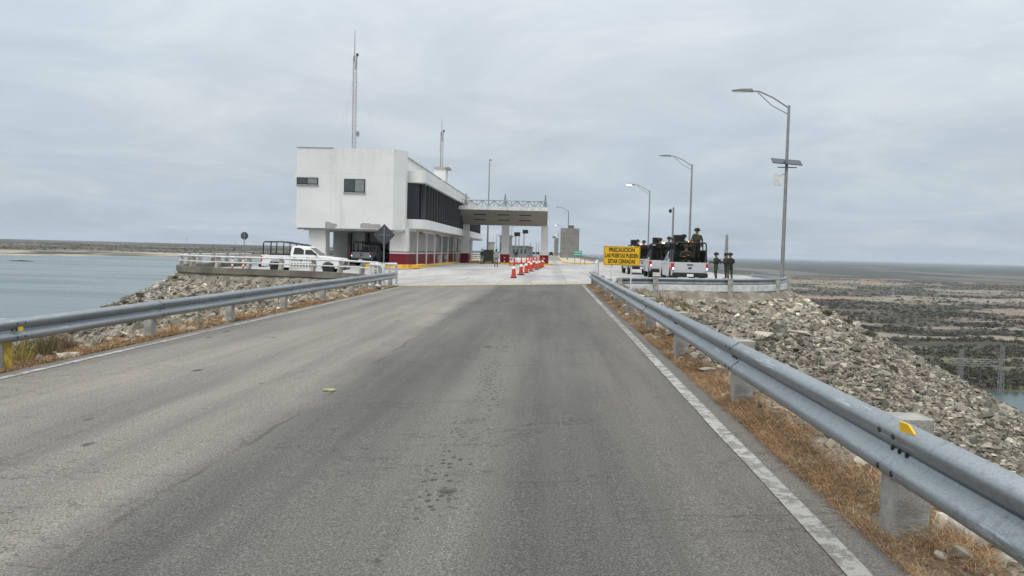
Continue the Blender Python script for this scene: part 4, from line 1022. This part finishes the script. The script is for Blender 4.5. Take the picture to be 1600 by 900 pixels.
def green_sign():
    Y = 108; x0, z1 = W(896.5,391.5,Y); x1, z0 = W(909.5,400.5,Y); w = x1-x0; t = thing('green_sign', 'small green direction sign on two posts beside the right pavement', 'sign', ((x0+x1)/2,Y,0))
    MB().box((0,0,(z0+z1)/2), (w,.04,z1-z0)).build('sign_board', M_gsign, t)
    mb = MB()
    for dz in (.18,-.16):
        for k in range(5): mb.box((-w*.36+k*w*.18,-.025,(z0+z1)/2+dz), (w*.11,.008,.14))
    mb.build('sign_marks', M_refl, t)
    for s in (-1,1): MB().box((s*w*.35,.05,z0/2), (.08,.06,z0)).build('post', M_steel, t)
    x, z = W(914,398,112); o = MB().box((x,112,z/2), (.1,.1,z)).build('marker_post', M_steel); tag(o, 'short grey post right of the green sign', 'post')
green_sign()

# ------------------------------------------------------------ cones and delineators
def cone():
    t = thing('traffic_cone', '', 'traffic cone', (0,0,0), 0, 'orange traffic cones lined up on the plaza'); t.scale = (.86,.86,1)
    MB().box((0,0,.03), (.46,.46,.06)).build('base', M_rubber, t, bevel=.015)
    prof = lambda a, b: [(.185-.135*a, .06+1.04*a), (.185-.135*b, .06+1.04*b)]
    MB().lathe(prof(0, .52)+prof(.52, 1)[1:], 18).build('body', M_orange, t, smooth=True)
    for a, b in ((.50,.66),): MB().lathe([(r+.004, z) for r, z in prof(a, b)], 18).build('band', M_refl, t, smooth=True)
    MB().lathe([(.03,1.09),(.035,1.15),(.05,1.19),(.03,1.22)], 10).build('top_knob', M_orange, t, smooth=True)
    return t
CP = [(802.5,434.2,'nearest and largest orange traffic cone in the row'),(814,429.5,'second orange cone in the row, counting from the nearest'),(822,426.8,'third orange cone in the row, counting from the nearest'),
      (829.5,424.2,'fourth orange cone in the row, counting from the nearest'),(838,421.4,'fifth orange cone in the row, counting from the nearest'),(843,419.4,'sixth orange cone in the row, partly behind the fifth'),(833,418.8,'orange cone set back left of the sixth one'),(826.5,420.3,'orange cone set back left of all the others in the row'),(847.5,417.6,'farthest orange cone, beside the right column base')]
c0 = cone()
for i, (px, py, lb) in enumerate(CP):
    g = G(px, py, -.12 if i < 2 else 0); z = zr(g.x, g.y)+.005; g = G(px, py, z)
    if i == 0: c0.location = g; c0['label'] = lb
    else: dup(c0, g, random.uniform(0,1.5), lb)
def delineator(px, py, lb):
    g = G(px, py, 0); t = thing('delineator_post', lb, 'delineator', g, 0, 'orange delineator posts under the canopy')
    MB().lathe([(.2,0),(.2,.05),(.06,.08),(.06,1.15),(.04,1.18)], 10).build('post', M_orange, t, smooth=True)
    for z in (.45,.8): MB().lathe([(.064,z),(.064,z+.16)], 10).build('band', M_refl, t, smooth=True)
for a in ((797,415.5,'orange white banded post right of the middle canopy column'),(824,417,'orange banded post between the canopy columns, left of its twin'),(835.5,415.5,'orange banded post nearest the right canopy column')): delineator(*a)
o = MB(); 
for k in range(2): o.tube([(-4.0,78+k*.3,.55+.2*k),(-2.3,78+k*.3,.55+.2*k)], .05, 6)
t = thing('barrier', 'low white and orange barrier behind the row of cones', 'barrier', (-2.9,80,0))
MB().box((0,0,.85), (2.1,.06,.24)).build('upper_board', M_refl, t); MB().box((0,0,.4), (2.1,.05,.16)).build('lower_board', M_orange, t)
for s in (-1,1): MB().box((s*.95,0,.5), (.07,.5,1.0)).build('leg', M_orange, t)
for px, lb in ((363,'orange and white post seen through the left platform railing, left of its twin'),(380,'orange and white post seen through the left platform railing, below the octagonal sign')):
    x = W(px,412,56.5)[0]; t = thing('marker_bollard', lb, 'bollard', (x,56.5,zr(x,56.5)), 0, 'orange posts on the left platform')
    MB().lathe([(.16,0),(.16,.04),(.07,.07),(.06,.95),(.03,.99)], 10).build('post', M_orange, t, smooth=True)
    for z in (.35,.68): MB().lathe([(.072,z),(.069,z+.14)], 10).build('band', M_refl, t, smooth=True)
# box trailer and panel
x, z = W(763.5,390,97); t = thing('utility_trailer', 'dark green box trailer parked between the two policemen', 'trailer', (x,97,0))
MB().bb(-.62,.62,-.5,.6,.3,1.75).build('box_body', mat('dark_green', (.03,.04,.03), .6), t, bevel=.04)
for s in (-1,1):
    w = MB().tube([(s*.5,0,.3),(s*.66,0,.3)], .3, 14).build('wheel', M_rubber, t)
x, z = W(767,379.5,118); t = thing('booth', 'small cream booth behind the green trailer', 'booth', (x,118,0)); MB().bb(-.55,.55,-.5,.5,0,z).build('wall', mat('cream', (.5,.48,.42), .8), t); MB().bb(-.65,.65,-.6,.6,z,z+.12).build('roof', M_conc, t)

# ------------------------------------------------------------ pickups (forward +y)
def arch(cy, cz, r, n=9): return [(cy+r*math.cos(a), cz+r*math.sin(a)) for a in np.linspace(math.pi, 0, n)]
def pickup(label, paint, loc, rz, style, group=None, scale=1.0):
    t = thing('pickup_truck', label, 'pickup truck', loc, rz, group); t.scale = (scale,)*3
    hw = .96
    # body shell: sill, front wing with arch, nose, bonnet, belt line
    prof = [(-.80,.42)]+[(1.22,.42)]+arch(1.72,.42,.44)+[(2.3,.42),(2.66,.45),(2.72,.62),(2.70,.98),(2.60,1.10),(1.9,1.17),(1.1,1.24),(-.80,1.24)]
    b = MB().prism(prof, -hw, hw, 'x').build('body', paint, t, bevel=.05)
    # greenhouse, narrower at the top
    gp = [(-.80,1.24),(1.16,1.24),(.42,1.80),(.25,1.86),(-.62,1.86),(-.74,1.80)]; vs = []
    for s in (-1,1):
        for y, z in gp: vs.append((s*(hw-.03 if z < 1.3 else hw-.20), y, z))
    n = len(gp); MB().add(vs, [tuple(range(n)), tuple(range(2*n-1, n-1, -1))]+[(i, n+i, n+(i+1) % n, (i+1) % n) for i in range(n)]).build('cab', paint, t, bevel=.04)
    def side_quad(pts, s, off=.008):
        out = []
        for y, z in pts:
            f = (z-1.24)/.56; x = hw-.03-.17*f+off; out.append((s*x, y, z))
        return out
    for s in (-1,1):
        for nm, pts in (('side_window', [(-.60,1.30),(.10,1.30),(.10,1.74),(-.55,1.74)]),('side_window', [(.18,1.30),(.98,1.30),(.50,1.72),(.18,1.74)])):
            a = side_quad(pts, s); c = side_quad(pts, s, -.02); MB().add(a+c, [(0,1,2,3),(7,6,5,4)]+[(i,(i+1)%4,4+(i+1)%4,4+i) for i in range(4)]).build(nm, M_dark, t)
    def cross(nm, y0, z0, x0, y1, z1, x1, d):
        vs = [(-x0,y0,z0),(x0,y0,z0),(x1,y1,z1),(-x1,y1,z1)]; v2 = [(a,b_-d,c-.01) for a,b_,c in vs]
        MB().add(vs+v2, [(0,1,2,3),(7,6,5,4)]+[(i,(i+1)%4,4+(i+1)%4,4+i) for i in range(4)]).build(nm, M_dark, t)
    cross('windscreen', 1.13,1.28,.82, .50,1.755,.68, .02); cross('rear_window', -.807,1.32,.72, -.762,1.72,.62, -.02)
    # bed
    side = [(-2.70,.50),(-2.22,.50)]+arch(-1.75,.50,.44)+[(-1.25,.42),(-.82,.42),(-.82,1.22),(-2.70,1.22)]
    for s in (-1,1): MB().prism(side, s*(hw-.02), s*(hw-.10), 'x').build('bed_side', paint, t, bevel=.02)
    MB().bb(-hw+.1,hw-.1,-2.66,-.82,.62,.70).build('bed_floor', M_black, t)
    tg = MB().bb(-hw+.11,hw-.11,-2.73,-2.66,.66,1.22).build('tailgate', paint, t, bevel=.015)
    MB().bb(-.16,.16,-2.752,-2.732,1.06,1.12).build('handle', M_black, tg)
    MB().lathe([(.07,0),(.07,.012)], 16).build('emblem', M_dark, tg).location = (0,-2.735,.92)
    for o in children(tg):
        if o.name.startswith('emblem'): o.rotation_euler = (R(90),0,0); o.scale = (1.5,.7,1)
    MB().bb(-hw+.02,hw-.02,-2.88,-2.70,.42,.64).build('rear_bumper', M_black, t, bevel=.03)
    MB().bb(-hw+.05,hw-.05,2.62,2.82,.34,.60).build('front_bumper', M_black, t, bevel=.03)
    MB().bb(-.62,.62,2.69,2.735,.66,.95).build('grille', M_black, t)
    MB().bb(-.17,.17,-2.895,-2.882,.46,.60).build('licence_plate', M_refl, t)
    for s in (-1,1):
        tl = MB().bb(s*(hw-.02)-.085,s*(hw-.02)+.02 if s > 0 else s*(hw-.02)+.085,-2.755,-2.64,.80,1.16).build('tail_light', M_red, t)
        MB().box((s*(hw-.06),-2.762,.88), (.09,.012,.12)).build('reverse_lamp', mat('cool_lamp', (.7,.8,.9), .2, emit=(.5,.75,1), estr=1.6), tl)
        MB().box((s*(hw-.18),2.66,.86), (.30,.12,.17)).build('headlight', M_refl, t, bevel=.03)
        MB().box((s*(hw+.10),.92,1.34), (.18,.09,.16)).build('wing_mirror', M_black, t, bevel=.02)
        MB().box((s*(hw+.005),.35,1.10), (.02,.14,.03)).build('door_handle', M_black, t); MB().box((s*(hw+.005),-.50,1.10), (.02,.14,.03)).build('door_handle', M_black, t)
        for yy in (-1.75,1.72):
            w = thing('wheel', None, None, (s*(hw-.13),yy,.39)); w.parent = t
            MB().lathe([(.25,-.12),(.36,-.12),(.385,-.08),(.385,.08),(.36,.12),(.25,.12)], 22).build('tyre', M_rubber, w, smooth=True).rotation_euler = (0,R(90),0)
            r = MB().lathe([(.255,-.10),(.255,.10),(.20,.085*1),(.06,.115)], 16)
            r.build('rim', M_rim, w, smooth=True).rotation_euler = (0,R(90*s),0)
    # roll cage over the bed
    def pipe(pts, r=.035): return MB().tube(pts, r, 7).build('cage_tube', M_black, t, smooth=True)
    if style == 'low':
        for s in (-1,1): pipe([(s*.8,-2.62,1.2),(s*.8,-2.60,2.0),(s*.78,-2.50,2.10),(s*.76,-1.4,2.12),(s*.72,-.4,1.98),(s*.72,.0,1.96)],.04); pipe([(s*.8,-1.75,1.2),(s*.78,-1.72,2.1)]); pipe([(s*.78,-.86,1.2),(s*.75,-.86,2.04)]); pipe([(s*.72,-.05,1.86),(s*.72,-.05,1.97)])
        for y, z in ((-2.55,2.08),(-1.4,2.12),(-.4,1.98)): pipe([(-.77,y,z),(.77,y,z)])
        MB().bb(-.3,.3,-2.4,-.95,1.05,1.30).build('bench', M_black, t)
        MB().box((0,.1,1.90), (1.1,.24,.09)).build('light_bar', M_dark, t, bevel=.02)
    else:
        for s in (-1,1):
            pipe([(s*.88,-2.62,1.2),(s*.84,-2.60,2.2),(s*.78,-2.58,2.28)],.04); pipe([(s*.86,-.75,1.2),(s*.82,-.7,2.28)],.04); pipe([(s*.82,-2.58,2.28),(s*.80,-.7,2.30)]); pipe([(s*.84,-1.7,1.2),(s*.82,-1.7,2.28)])
        for y in (-2.58,-1.7,-.7): pipe([(-.80,y,2.29),(.80,y,2.29)])
        MB().bb(-.80,.80,-.86,-.80,1.22,2.20).build('ballistic_shield', M_black, t)
        for s in (-1,1): MB().bb(s*.83-.015,s*.83+.015,-2.5,-.9,1.22,1.9).build('side_shield', M_black, t)
        MB().box((-.42,-1.0,2.52), (.52,.45,.42)).build('equipment_box', M_black, t, bevel=.02)
        MB().box((.1,-.78,2.35), (.18,.14,.09)).build('warning_light', mat('lamp_orange', (.9,.4,.15), .3, emit=(1,.42,.12), estr=9), t)
        MB().box((.45,-.78,2.35), (.14,.12,.08)).build('warning_light', mat('lamp_red', (.7,.05,.03), .3, emit=(1,.06,.03), estr=2.5), t)
        MB().bb(-.3,.3,-2.3,-1.2,1.0,1.25).build('bench', M_black, t)
    if style == 'low':
        for s in (-1,1):
            # checkered strip and dark lettering on the doors
            mb = MB(); mw = MB()
            for k in range(17):
                for j in range(3):
                    if (k+j) % 2 == 0: mb.bb(s*(hw+.004)-.003,s*(hw+.004)+.003,-.72+k*.10,-.62+k*.10,.50+j*.075,.575+j*.075)
            mb.build('checker_strip', M_signblk, t)
            text_mesh('GUARDIA    NACIONAL', .17, M_signblk, t, (s*(hw+.006),.12,.92), (R(90),0,R(90*s)), .002, .95)
            MB().lathe([(.07,0),(.075,.006)], 8).build('door_star', M_signblk, t).location = (s*(hw+.003),-.02,.92)
        for o in children(t):
            if o.name.startswith('door_star'): o.rotation_euler = (0,R(90 if o.location.x > 0 else -90),0)
    return t
G1 = 'troop pickup trucks parked on the right platform'
x, _ = W(478,400,54); pickup('white police pickup with black roll cage side on behind the left railing', M_wcar, (x,54,-.36), R(-90)+R(3), 'low', None, 1.06)
x, _ = W(583,400,69.5); pk = pickup('grey pickup with roll cage parked under the white building', mat('shaded_grey_paint', (.30,.31,.32), .35), (x,70.0,0), R(-12), 'low', None, 1.0)  # grey darkened in the paint to stand for the undercroft shade
x, _ = W(1079,437,43); pickup('nearest silver troop pickup with soldier standing in the caged bed', M_gcar, (x,43+2.85,-.02), R(-1), 'high', G1, 1.03)
x, _ = W(1040.5,437,52); pickup('middle silver troop pickup between the two others', M_gcar, (x,52+2.85,-.0), R(-2), 'high', G1, 1.03)
x, _ = W(1000.5,437,62); pickup('furthest silver troop pickup behind the yellow sign', M_gcar, (x,62+2.85,-.0), R(2), 'high', G1, 1.03)
# far traffic on the dam
def far_car(px, py, w, h, lb, paint):
    g = G(px, py, 0); t = thing('distant_car', lb, 'car', g)
    MB().prism([(-w/2,.3),(w/2,.3),(w/2,h*.55),(w*.4,h*.58),(w*.36,h),(-w*.36,h),(-w*.4,h*.58),(-w/2,h*.55)], 0, 4.2, 'y').build('body', paint, t, bevel=.05)
    MB().bb(-w*.34,w*.34,-.03,.02,h*.62,h*.92).build('rear_window', M_dark, t)
    for s in (-1,1): MB().tube([(s*w*.42,.6,.3),(s*w*.5,.6,.3)], .3, 12).build('wheel', M_rubber, t); MB().tube([(s*w*.42,3.4,.3),(s*w*.5,3.4,.3)], .3, 12).build('wheel', M_rubber, t)
far_car(861, 399.6, 2.0, 1.9, 'dark vehicle on the dam road nearest the right canopy column', M_black)
far_car(869, 398.4, 2.1, 2.2, 'dark vehicle parked beside the second gate tower', M_black)
far_car(833, 397.8, 2.0, 1.7, 'small dark vehicle far down the dam road, left lane', M_navy)
far_car(840, 398.4, 2.0, 1.7, 'small grey vehicle far down the dam road by the right column', M_signback)

# ------------------------------------------------------------ people
def person(label, loc, rz, pose, top, legs, helmet='helmet', vest=None, group=None):
    t = thing('person', label, 'person', loc, rz, group)
    if helmet == 'helmet': t.scale = (1.18, 1.2, 1.03)
    J = {'pel':(0,0,.96,.135),'spi':(0,.01,1.14,.135),'che':(0,.0,1.34,.155),'neb':(0,-.01,1.46,.075),'nec':(0,0,1.53,.055),'hd1':(0,.02,1.60,.085),'hd2':(0,.015,1.68,.095),'hd3':(0,.0,1.74,.06)}
    E = [('pel','spi'),('spi','che'),('che','neb'),('neb','nec'),('nec','hd1'),('hd1','hd2'),('hd2','hd3')]
    for s, q in ((-1,'l'),(1,'r')):
        J['sh'+q] = (s*.19,-.01,1.42,.068)
        if pose == 'hold' or pose == 'sit' :
            J['el'+q] = (s*.29,.02,1.15,.046); J['wr'+q] = (s*.12,.27,1.16 if s > 0 else 1.24,.033); J['hn'+q] = (s*.07,.33,1.17 if s > 0 else 1.25,.032)
        elif pose == 'walk':
            J['el'+q] = (s*.25,-.05 if s > 0 else .05,1.15,.044); J['wr'+q] = (s*.24,.06+.08*s,.93,.032); J['hn'+q] = (s*.24,.09+.08*s,.86,.030)
        else:
            J['el'+q] = (s*.27,-.02,1.15,.044); J['wr'+q] = (s*.27,.05,.91,.032); J['hn'+q] = (s*.265,.07,.84,.030)
        E += [('che','sh'+q),('sh'+q,'el'+q),('el'+q,'wr'+q),('wr'+q,'hn'+q)]
        st = {'walk':.16}.get(pose, .03)*s
        J['hi'+q] = (s*.10,0,.88,.105)
        if pose == 'sit': J['kn'+q] = (s*.16,.42,.90,.072); J['an'+q] = (s*.17,.50,.50,.050); J['to'+q] = (s*.18,.66,.47,.04)
        else: J['kn'+q] = (s*.125,.02+st*.5,.49,.070); J['an'+q] = (s*.14,-.03+st,.10,.052); J['to'+q] = (s*.16,.15+st,.045,.04)
        E += [('pel','hi'+q),('hi'+q,'kn'+q),('kn'+q,'an'+q),('an'+q,'to'+q)]
    keys = list(J); idx = {k: i for i, k in enumerate(keys)}; vs = [J[k][:3] for k in keys]; rad = [J[k][3] for k in keys]; es = [(idx[a], idx[b]) for a, b in E]
    for q in 'lr':      # five fingers per hand, rooted in the palm
        h = Vector(J['hn'+q][:3]); d = (h-Vector(J['wr'+q][:3])).normalized(); sd_ = d.cross(Vector((0,0,1))); sd_ = sd_.normalized() if sd_.length > .2 else Vector((0,1,0)); cu = d.cross(sd_)
        for k, ln in enumerate((.060,.070,.075,.068,.055)):
            o = sd_*(-.030+.017*k) if k else sd_*-.03; base = h+o*.8; dr = (d*.6-sd_*.8).normalized() if k == 0 else d
            i0 = len(vs); vs += [base[:], (base+dr*ln*.55)[:], (base+dr*ln*.8+cu*.02)[:]]; rad += [.010,.009,.008]; es += [(i0,i0+1),(i0+1,i0+2)]
    me = bpy.data.meshes.new('body'); me.from_pydata(vs, es, []); o = bpy.data.objects.new('body', me); C.objects.link(o)
    sk = o.modifiers.new('skin', 'SKIN'); o.modifiers.new('sub', 'SUBSURF').levels = 1; o.modifiers['sub'].render_levels = 1
    lay = me.skin_vertices[0] if me.skin_vertices else None
    if lay is None:
        bm = bmesh.new(); bm.from_mesh(me); bm.verts.layers.skin.verify(); bm.to_mesh(me); bm.free(); lay = me.skin_vertices[0]
    for i, r in enumerate(rad): lay.data[i].radius = (r, r*(.72 if keys[i:i+1] and keys[i] in ('che','spi','pel') else 1)); lay.data[i].use_root = (i == 0)
    for i in range(len(keys), len(vs), 3): lay.data[i].use_root = True
    dg = bpy.context.evaluated_depsgraph_get(); ev = bpy.data.meshes.new_from_object(o.evaluated_get(dg)); bpy.data.objects.remove(o)
    b = bpy.data.objects.new('body', ev); C.objects.link(b); b.parent = t
    ev.materials.clear()
    for m in (top, legs, M_skin, M_boot): ev.materials.append(m)
    hands = [Vector(J['hn'+q][:3]) for q in 'lr']; feet = [Vector(J['to'+q][:3]) for q in 'lr']+[Vector(J['an'+q][:3]) for q in 'lr']; wl = .98
    for p in ev.polygons:
        c = p.center; mi = 0 if c.z > wl or (pose != 'sit' and abs(c.x) > .2 and c.z > .9) else 1
        if pose == 'sit' and c.y > .2 and c.z < 1.0: mi = 1
        if min((c-h).length for h in hands) < .11: mi = 2
        if c.z > 1.50 and abs(c.x) < .12: mi = 2
        if min((c-f).length for f in feet) < .15: mi = 3
        p.material_index = mi; p.use_smooth = True
    # face
    f = MB(); f.box((0,.115,1.655), (.022,.03,.04)); f.build('nose', M_skin, b)
    for s in (-1,1): MB().lathe([(.010,0),(.012,.004),(.006,.009)], 8).build('eye', M_signblk, b).location = (s*.033,.105,1.675)
    MB().box((0,.106,1.615), (.045,.008,.008)).build('mouth', mat('lips', (.2,.07,.06), .6), b)
    if helmet == 'helmet':
        MB().lathe([(.135,1.66),(.142,1.70),(.135,1.76),(.105,1.815),(.05,1.845),(.0,1.85)], 16, (0,.0,0)).build('helmet', M_camodk, t, smooth=True)
    elif helmet == 'cap':
        m = MB().lathe([(.108,1.70),(.112,1.74),(.10,1.79),(.05,1.81),(0,1.812)], 14, (0,.0,0)); m.prism(disc(0,.12,.075,.075,12), 1.70, 1.712); m.build('cap', M_navy, t, smooth=True)
    else: MB().lathe([(.104,1.66),(.108,1.72),(.095,1.78),(.04,1.80),(0,1.80)], 14, (0,-.015,0)).build('hair', M_signblk, t, smooth=True)
    if vest:
        MB().lathe([(.165,1.06),(.18,1.15),(.195,1.3),(.185,1.40),(.12,1.45)], 16).build('vest', vest, t, smooth=True).scale = (1.0,.86,1)
        MB().box((0,-.19,1.25), (.26,.10,.26)).build('pouch', vest, t, bevel=.03)
    return t
def rifle(label, loc, rz, tilt):
    t = thing('rifle', label, 'rifle', loc, rz); t.rotation_euler = (0, tilt, rz)
    MB().box((0,0,0), (.34,.045,.07)).build('receiver', M_black, t, bevel=.01); MB().tube([(.17,0,.01),(.52,0,.01)], .012, 7).build('barrel', M_black, t)
    MB().prism([(-.17,.03),(-.42,.02),(-.42,-.08),(-.17,-.02)], -.02, .02, 'y').build('stock', M_black, t); MB().box((.06,0,-.11), (.05,.03,.16), ry=.2).build('magazine', M_black, t)
g = G(1118, 437.5, .0); person('soldier in camouflage and helmet standing beside the nearest truck', (g.x,g.y,0), R(60), 'hold', M_camo, M_camo, 'helmet', M_camodk, 'soldiers standing on the right platform'); rifle('black rifle held by the soldier beside the nearest truck', (g.x-.30,g.y+.1,1.22), R(150), R(-20))
g = G(1140, 438, .0); person('soldier in camouflage standing furthest right on the platform', (g.x,g.y,0), R(20), 'hold', M_camo, M_camo, 'helmet', M_camodk, 'soldiers standing on the right platform'); 
g2_ = G(1133.5, 436.5, .0); person('soldier half hidden behind the furthest right soldier', (g2_.x,g2_.y,0), R(70), 'hold', M_camodk, M_camodk, 'helmet', M_camodk, 'soldiers standing on the right platform'); rifle('black rifle held by the half hidden soldier', (g2_.x-.27,g2_.y+.1,1.2), R(160), R(-25))
x = W(1088.5,400,43.9)[0]; person('soldier in camouflage standing tall in the bed of the nearest truck', (x,44.0,1.30), R(8), 'stand', M_camo, M_camodk, 'helmet', M_camo)
x = W(1073,400,43.7)[0]; person('soldier sitting in the bed of the nearest truck', (x,43.9,.36), R(170), 'sit', M_camo, M_camo, 'helmet', M_camodk)
x = W(1082,375,46)[0]; person('soldier in dark gear at the cab end of the nearest truck bed', (x,45.2,1.0), R(-10), 'hold', M_camodk, M_camodk, 'helmet', M_camodk)
x = W(1045,400,53.2)[0]; person('soldier in green standing in the bed of the middle truck', (x,53.3,1.0), R(-20), 'stand', mat('green_cloth', (.02,.05,.035), .9), M_camo, 'helmet', M_camo)
x = W(996,400,63.2)[0]; person('soldier standing in the bed of the furthest truck', (x,63.4,.95), R(30), 'hold', M_camodk, M_camodk, 'helmet', None)
for px, Y, Z, lb, pose, rz_ in ((1068,44.9,.95,'soldier in helmet left of the equipment box on the nearest truck','hold',-20),(1031,53.4,.9,'soldier at the left side of the middle truck bed','hold',-30),(1052,54.2,.95,'soldier at the right rear corner of the middle truck bed','stand',30),(1006,64.0,.9,'soldier right of the equipment box on the furthest truck','stand',0)):
    x = W(px,385,Y)[0]; person(lb, (x,Y,Z), R(rz_), pose, M_camodk, M_camodk, 'helmet', M_camodk)
g = G(753, 413.2, 0); person('policeman in a black jacket left of the dark green trailer', g, R(150), 'stand', M_navy, M_khaki, 'cap')
g = G(775, 417.3, 0); person('policeman in a pale grey uniform right of the dark green trailer', g, R(190), 'walk', M_greyc, M_khaki, 'cap')
g = G(806, 409.5, 0); person('man in a dark jacket standing behind the nearest cones', g, R(175), 'stand', M_navy, M_khaki, 'hair')
x = W(720,400,101)[0]; t = thing('bench', 'dark bench by the maroon wall near the left canopy column', 'bench', (x-1.0,92,0)); MB().bb(-.25,.25,-.8,.8,.4,.47).build('seat', M_navy, t); MB().bb(-.27,-.2,-.8,.8,.47,1.0).build('backrest', M_navy, t)
for s in (-1,1): MB().bb(-.22,.22,s*.7-.04,s*.7+.04,0,.4).build('leg', M_black, t)

# ------------------------------------------------------------ far things
def pylon(label, x, y, z, H, w, arms=True):
    t = thing('transmission_tower', label, 'pylon', (x,y,z)); m = MB(); n = 9
    def c(k): f = k/n; ww = w*(1-f*.82)/2; return [(a*ww, b*ww, H*f) for a, b in ((-1,-1),(1,-1),(1,1),(-1,1))]
    r = H*.006
    for k in range(n):
        a, b = c(k), c(k+1)
        for i in range(4): m.tube([a[i], b[i]], r*1.3, 4); m.tube([a[i], b[(i+1) % 4]], r*.8, 4); m.tube([b[i], b[(i+1) % 4]], r*.8, 4)
    m.build('lattice', M_thin, t)
    for f, l in (((.78,.32),(.9,.24)) if arms else ()): MB().tube([(-H*l*.5,0,H*f),(H*l*.5,0,H*f)], r*1.6, 4).build('crossarm', M_thin, t)
    return t
x, z0 = W(1134.5,405,900); pylon('faint lattice transmission tower on the plain behind the soldiers', x, 900, -57, W(1135,367,900)[1]+57, 7, False)
for px, Y, lb in ((1396,1250,'small distant pylon on the plain left of the pale clearing'),(1468,1350,'small distant pylon on the plain right of centre'),(1336,1400,'small distant pylon nearest the lamp post')):
    x = W(px,430,Y)[0]; pylon(lb, x, Y, float(hterr(np.array(x), np.array(float(Y)))), 26, 5)
def gantry():
    Y = 345; xa = W(1502,560,Y)[0]; xb = W(1566,560,Y)[0]; t = thing('substation_gantry', 'grey lattice substation gantry beside the river below the dam', 'gantry', ((xa+xb)/2,Y,-60)); h = (xb-xa)/2
    def col(x, H):
        m = MB(); w = .9; n = 9
        for a in (-w,w):
            for b in (-w,w): m.tube([(x+a,b,0),(x+a*.6,b*.6,H)], .14, 4)
        for k in range(n):
            za, zb_ = H*k/n, H*(k+1)/n
            for s in (-w*.8,w*.8): m.tube([(x-w*.8,s,za),(x+w*.8,s,zb_)], .09, 4); m.tube([(x-w*.8,s,zb_),(x+w*.8,s,za)], .09, 4)
        m.build('column', M_far, t)
    zt = W(1535,572,Y)[1]+60
    col(-h, W(1502,545,Y)[1]+60); col(h, W(1566,540,Y)[1]+60)
    for y in (0,8):
        m = MB(); n = 12
        for dz in (0,1.9): m.tube([(-h,y,zt+dz),(h,y,zt+dz)], .15, 4)
        for k in range(n): m.tube([(-h+2*h*k/n,y,zt+(0 if k % 2 else 1.9)),(-h+2*h*(k+1)/n,y,zt+(1.9 if k % 2 else 0))], .11, 4)
        m.build('beam', M_far, t)
    for k in (-.6,0,.6): MB().tube([(h*k,0,zt),(h*k+1,2,zt-5),(h*k+2,6,0)], .08, 4).build('conductor', M_far, t)
gantry()
for px, py, w, h, Y, lb in ((291,371,.5,9,1900,'thin white tower on the far shore horizon'),(400,377.5,9,5,2200,'long white building on the far shore horizon'),(368,378,2.5,5,2100,'small white building left of the long one on the far shore'),(1285,407,9,9,4200,'tiny white building on the right plain near the horizon')):
    x, z = W(px, py, Y); o = MB().bb(-w,w,-4,4,-h,-.6).prism([(-w-.5,-.6),(w+.5,-.6),(w*.6,0),(-w*.6,0)], -4.4, 4.4, 'y').build('distant_building', M_white); o.location = (x,Y,z); tag(o, lb, 'building')
x, y_, _ = G(33, 408.2, LAKE_Z); o = MB().tube([(-9,0,0),(0,1,.3),(9,0,.1)], [.25,.45,.15], 8).build('floating_debris', M_rubber, smooth=True); o.location = (x,y_,LAKE_Z); tag(o, 'dark debris floating on the lake at the far left', 'debris')
# squashed piece of litter on the road
g = G(515,609,zr(-2.3,8)); m = MB().prism([(-.07,-.05),(.04,-.07),(.09,0),(.03,.06),(-.06,.05)], 0, .012).build('flattened_litter', mat('litter', (.30,.29,.17), .7, var=.3, scale=30)); m.location = (g.x,g.y,zr(g.x,g.y)+.004); tag(m, 'flattened pale green litter on the asphalt left of centre', 'litter')

# ------------------------------------------------------------ haze
def haze():
    o = MB().bb(-41000,41000,-1000,41000,-75,75).build('haze', bpy.data.materials.new('haze')); m = o.data.materials[0]; m.use_nodes = True; nt = m.node_tree; nt.nodes.clear()
    out = nt.nodes.new('ShaderNodeOutputMaterial'); v = nt.nodes.new('ShaderNodeVolumePrincipled'); v.inputs['Density'].default_value = 4.5e-5; v.inputs['Color'].default_value = (.80,.88,1,1)
    v.inputs['Anisotropy'].default_value = 0
    nt.links.new(v.outputs[0], out.inputs['Volume']); tag(o, 'pale bluish haze over the far plain', 'haze', kind='stuff')
haze()
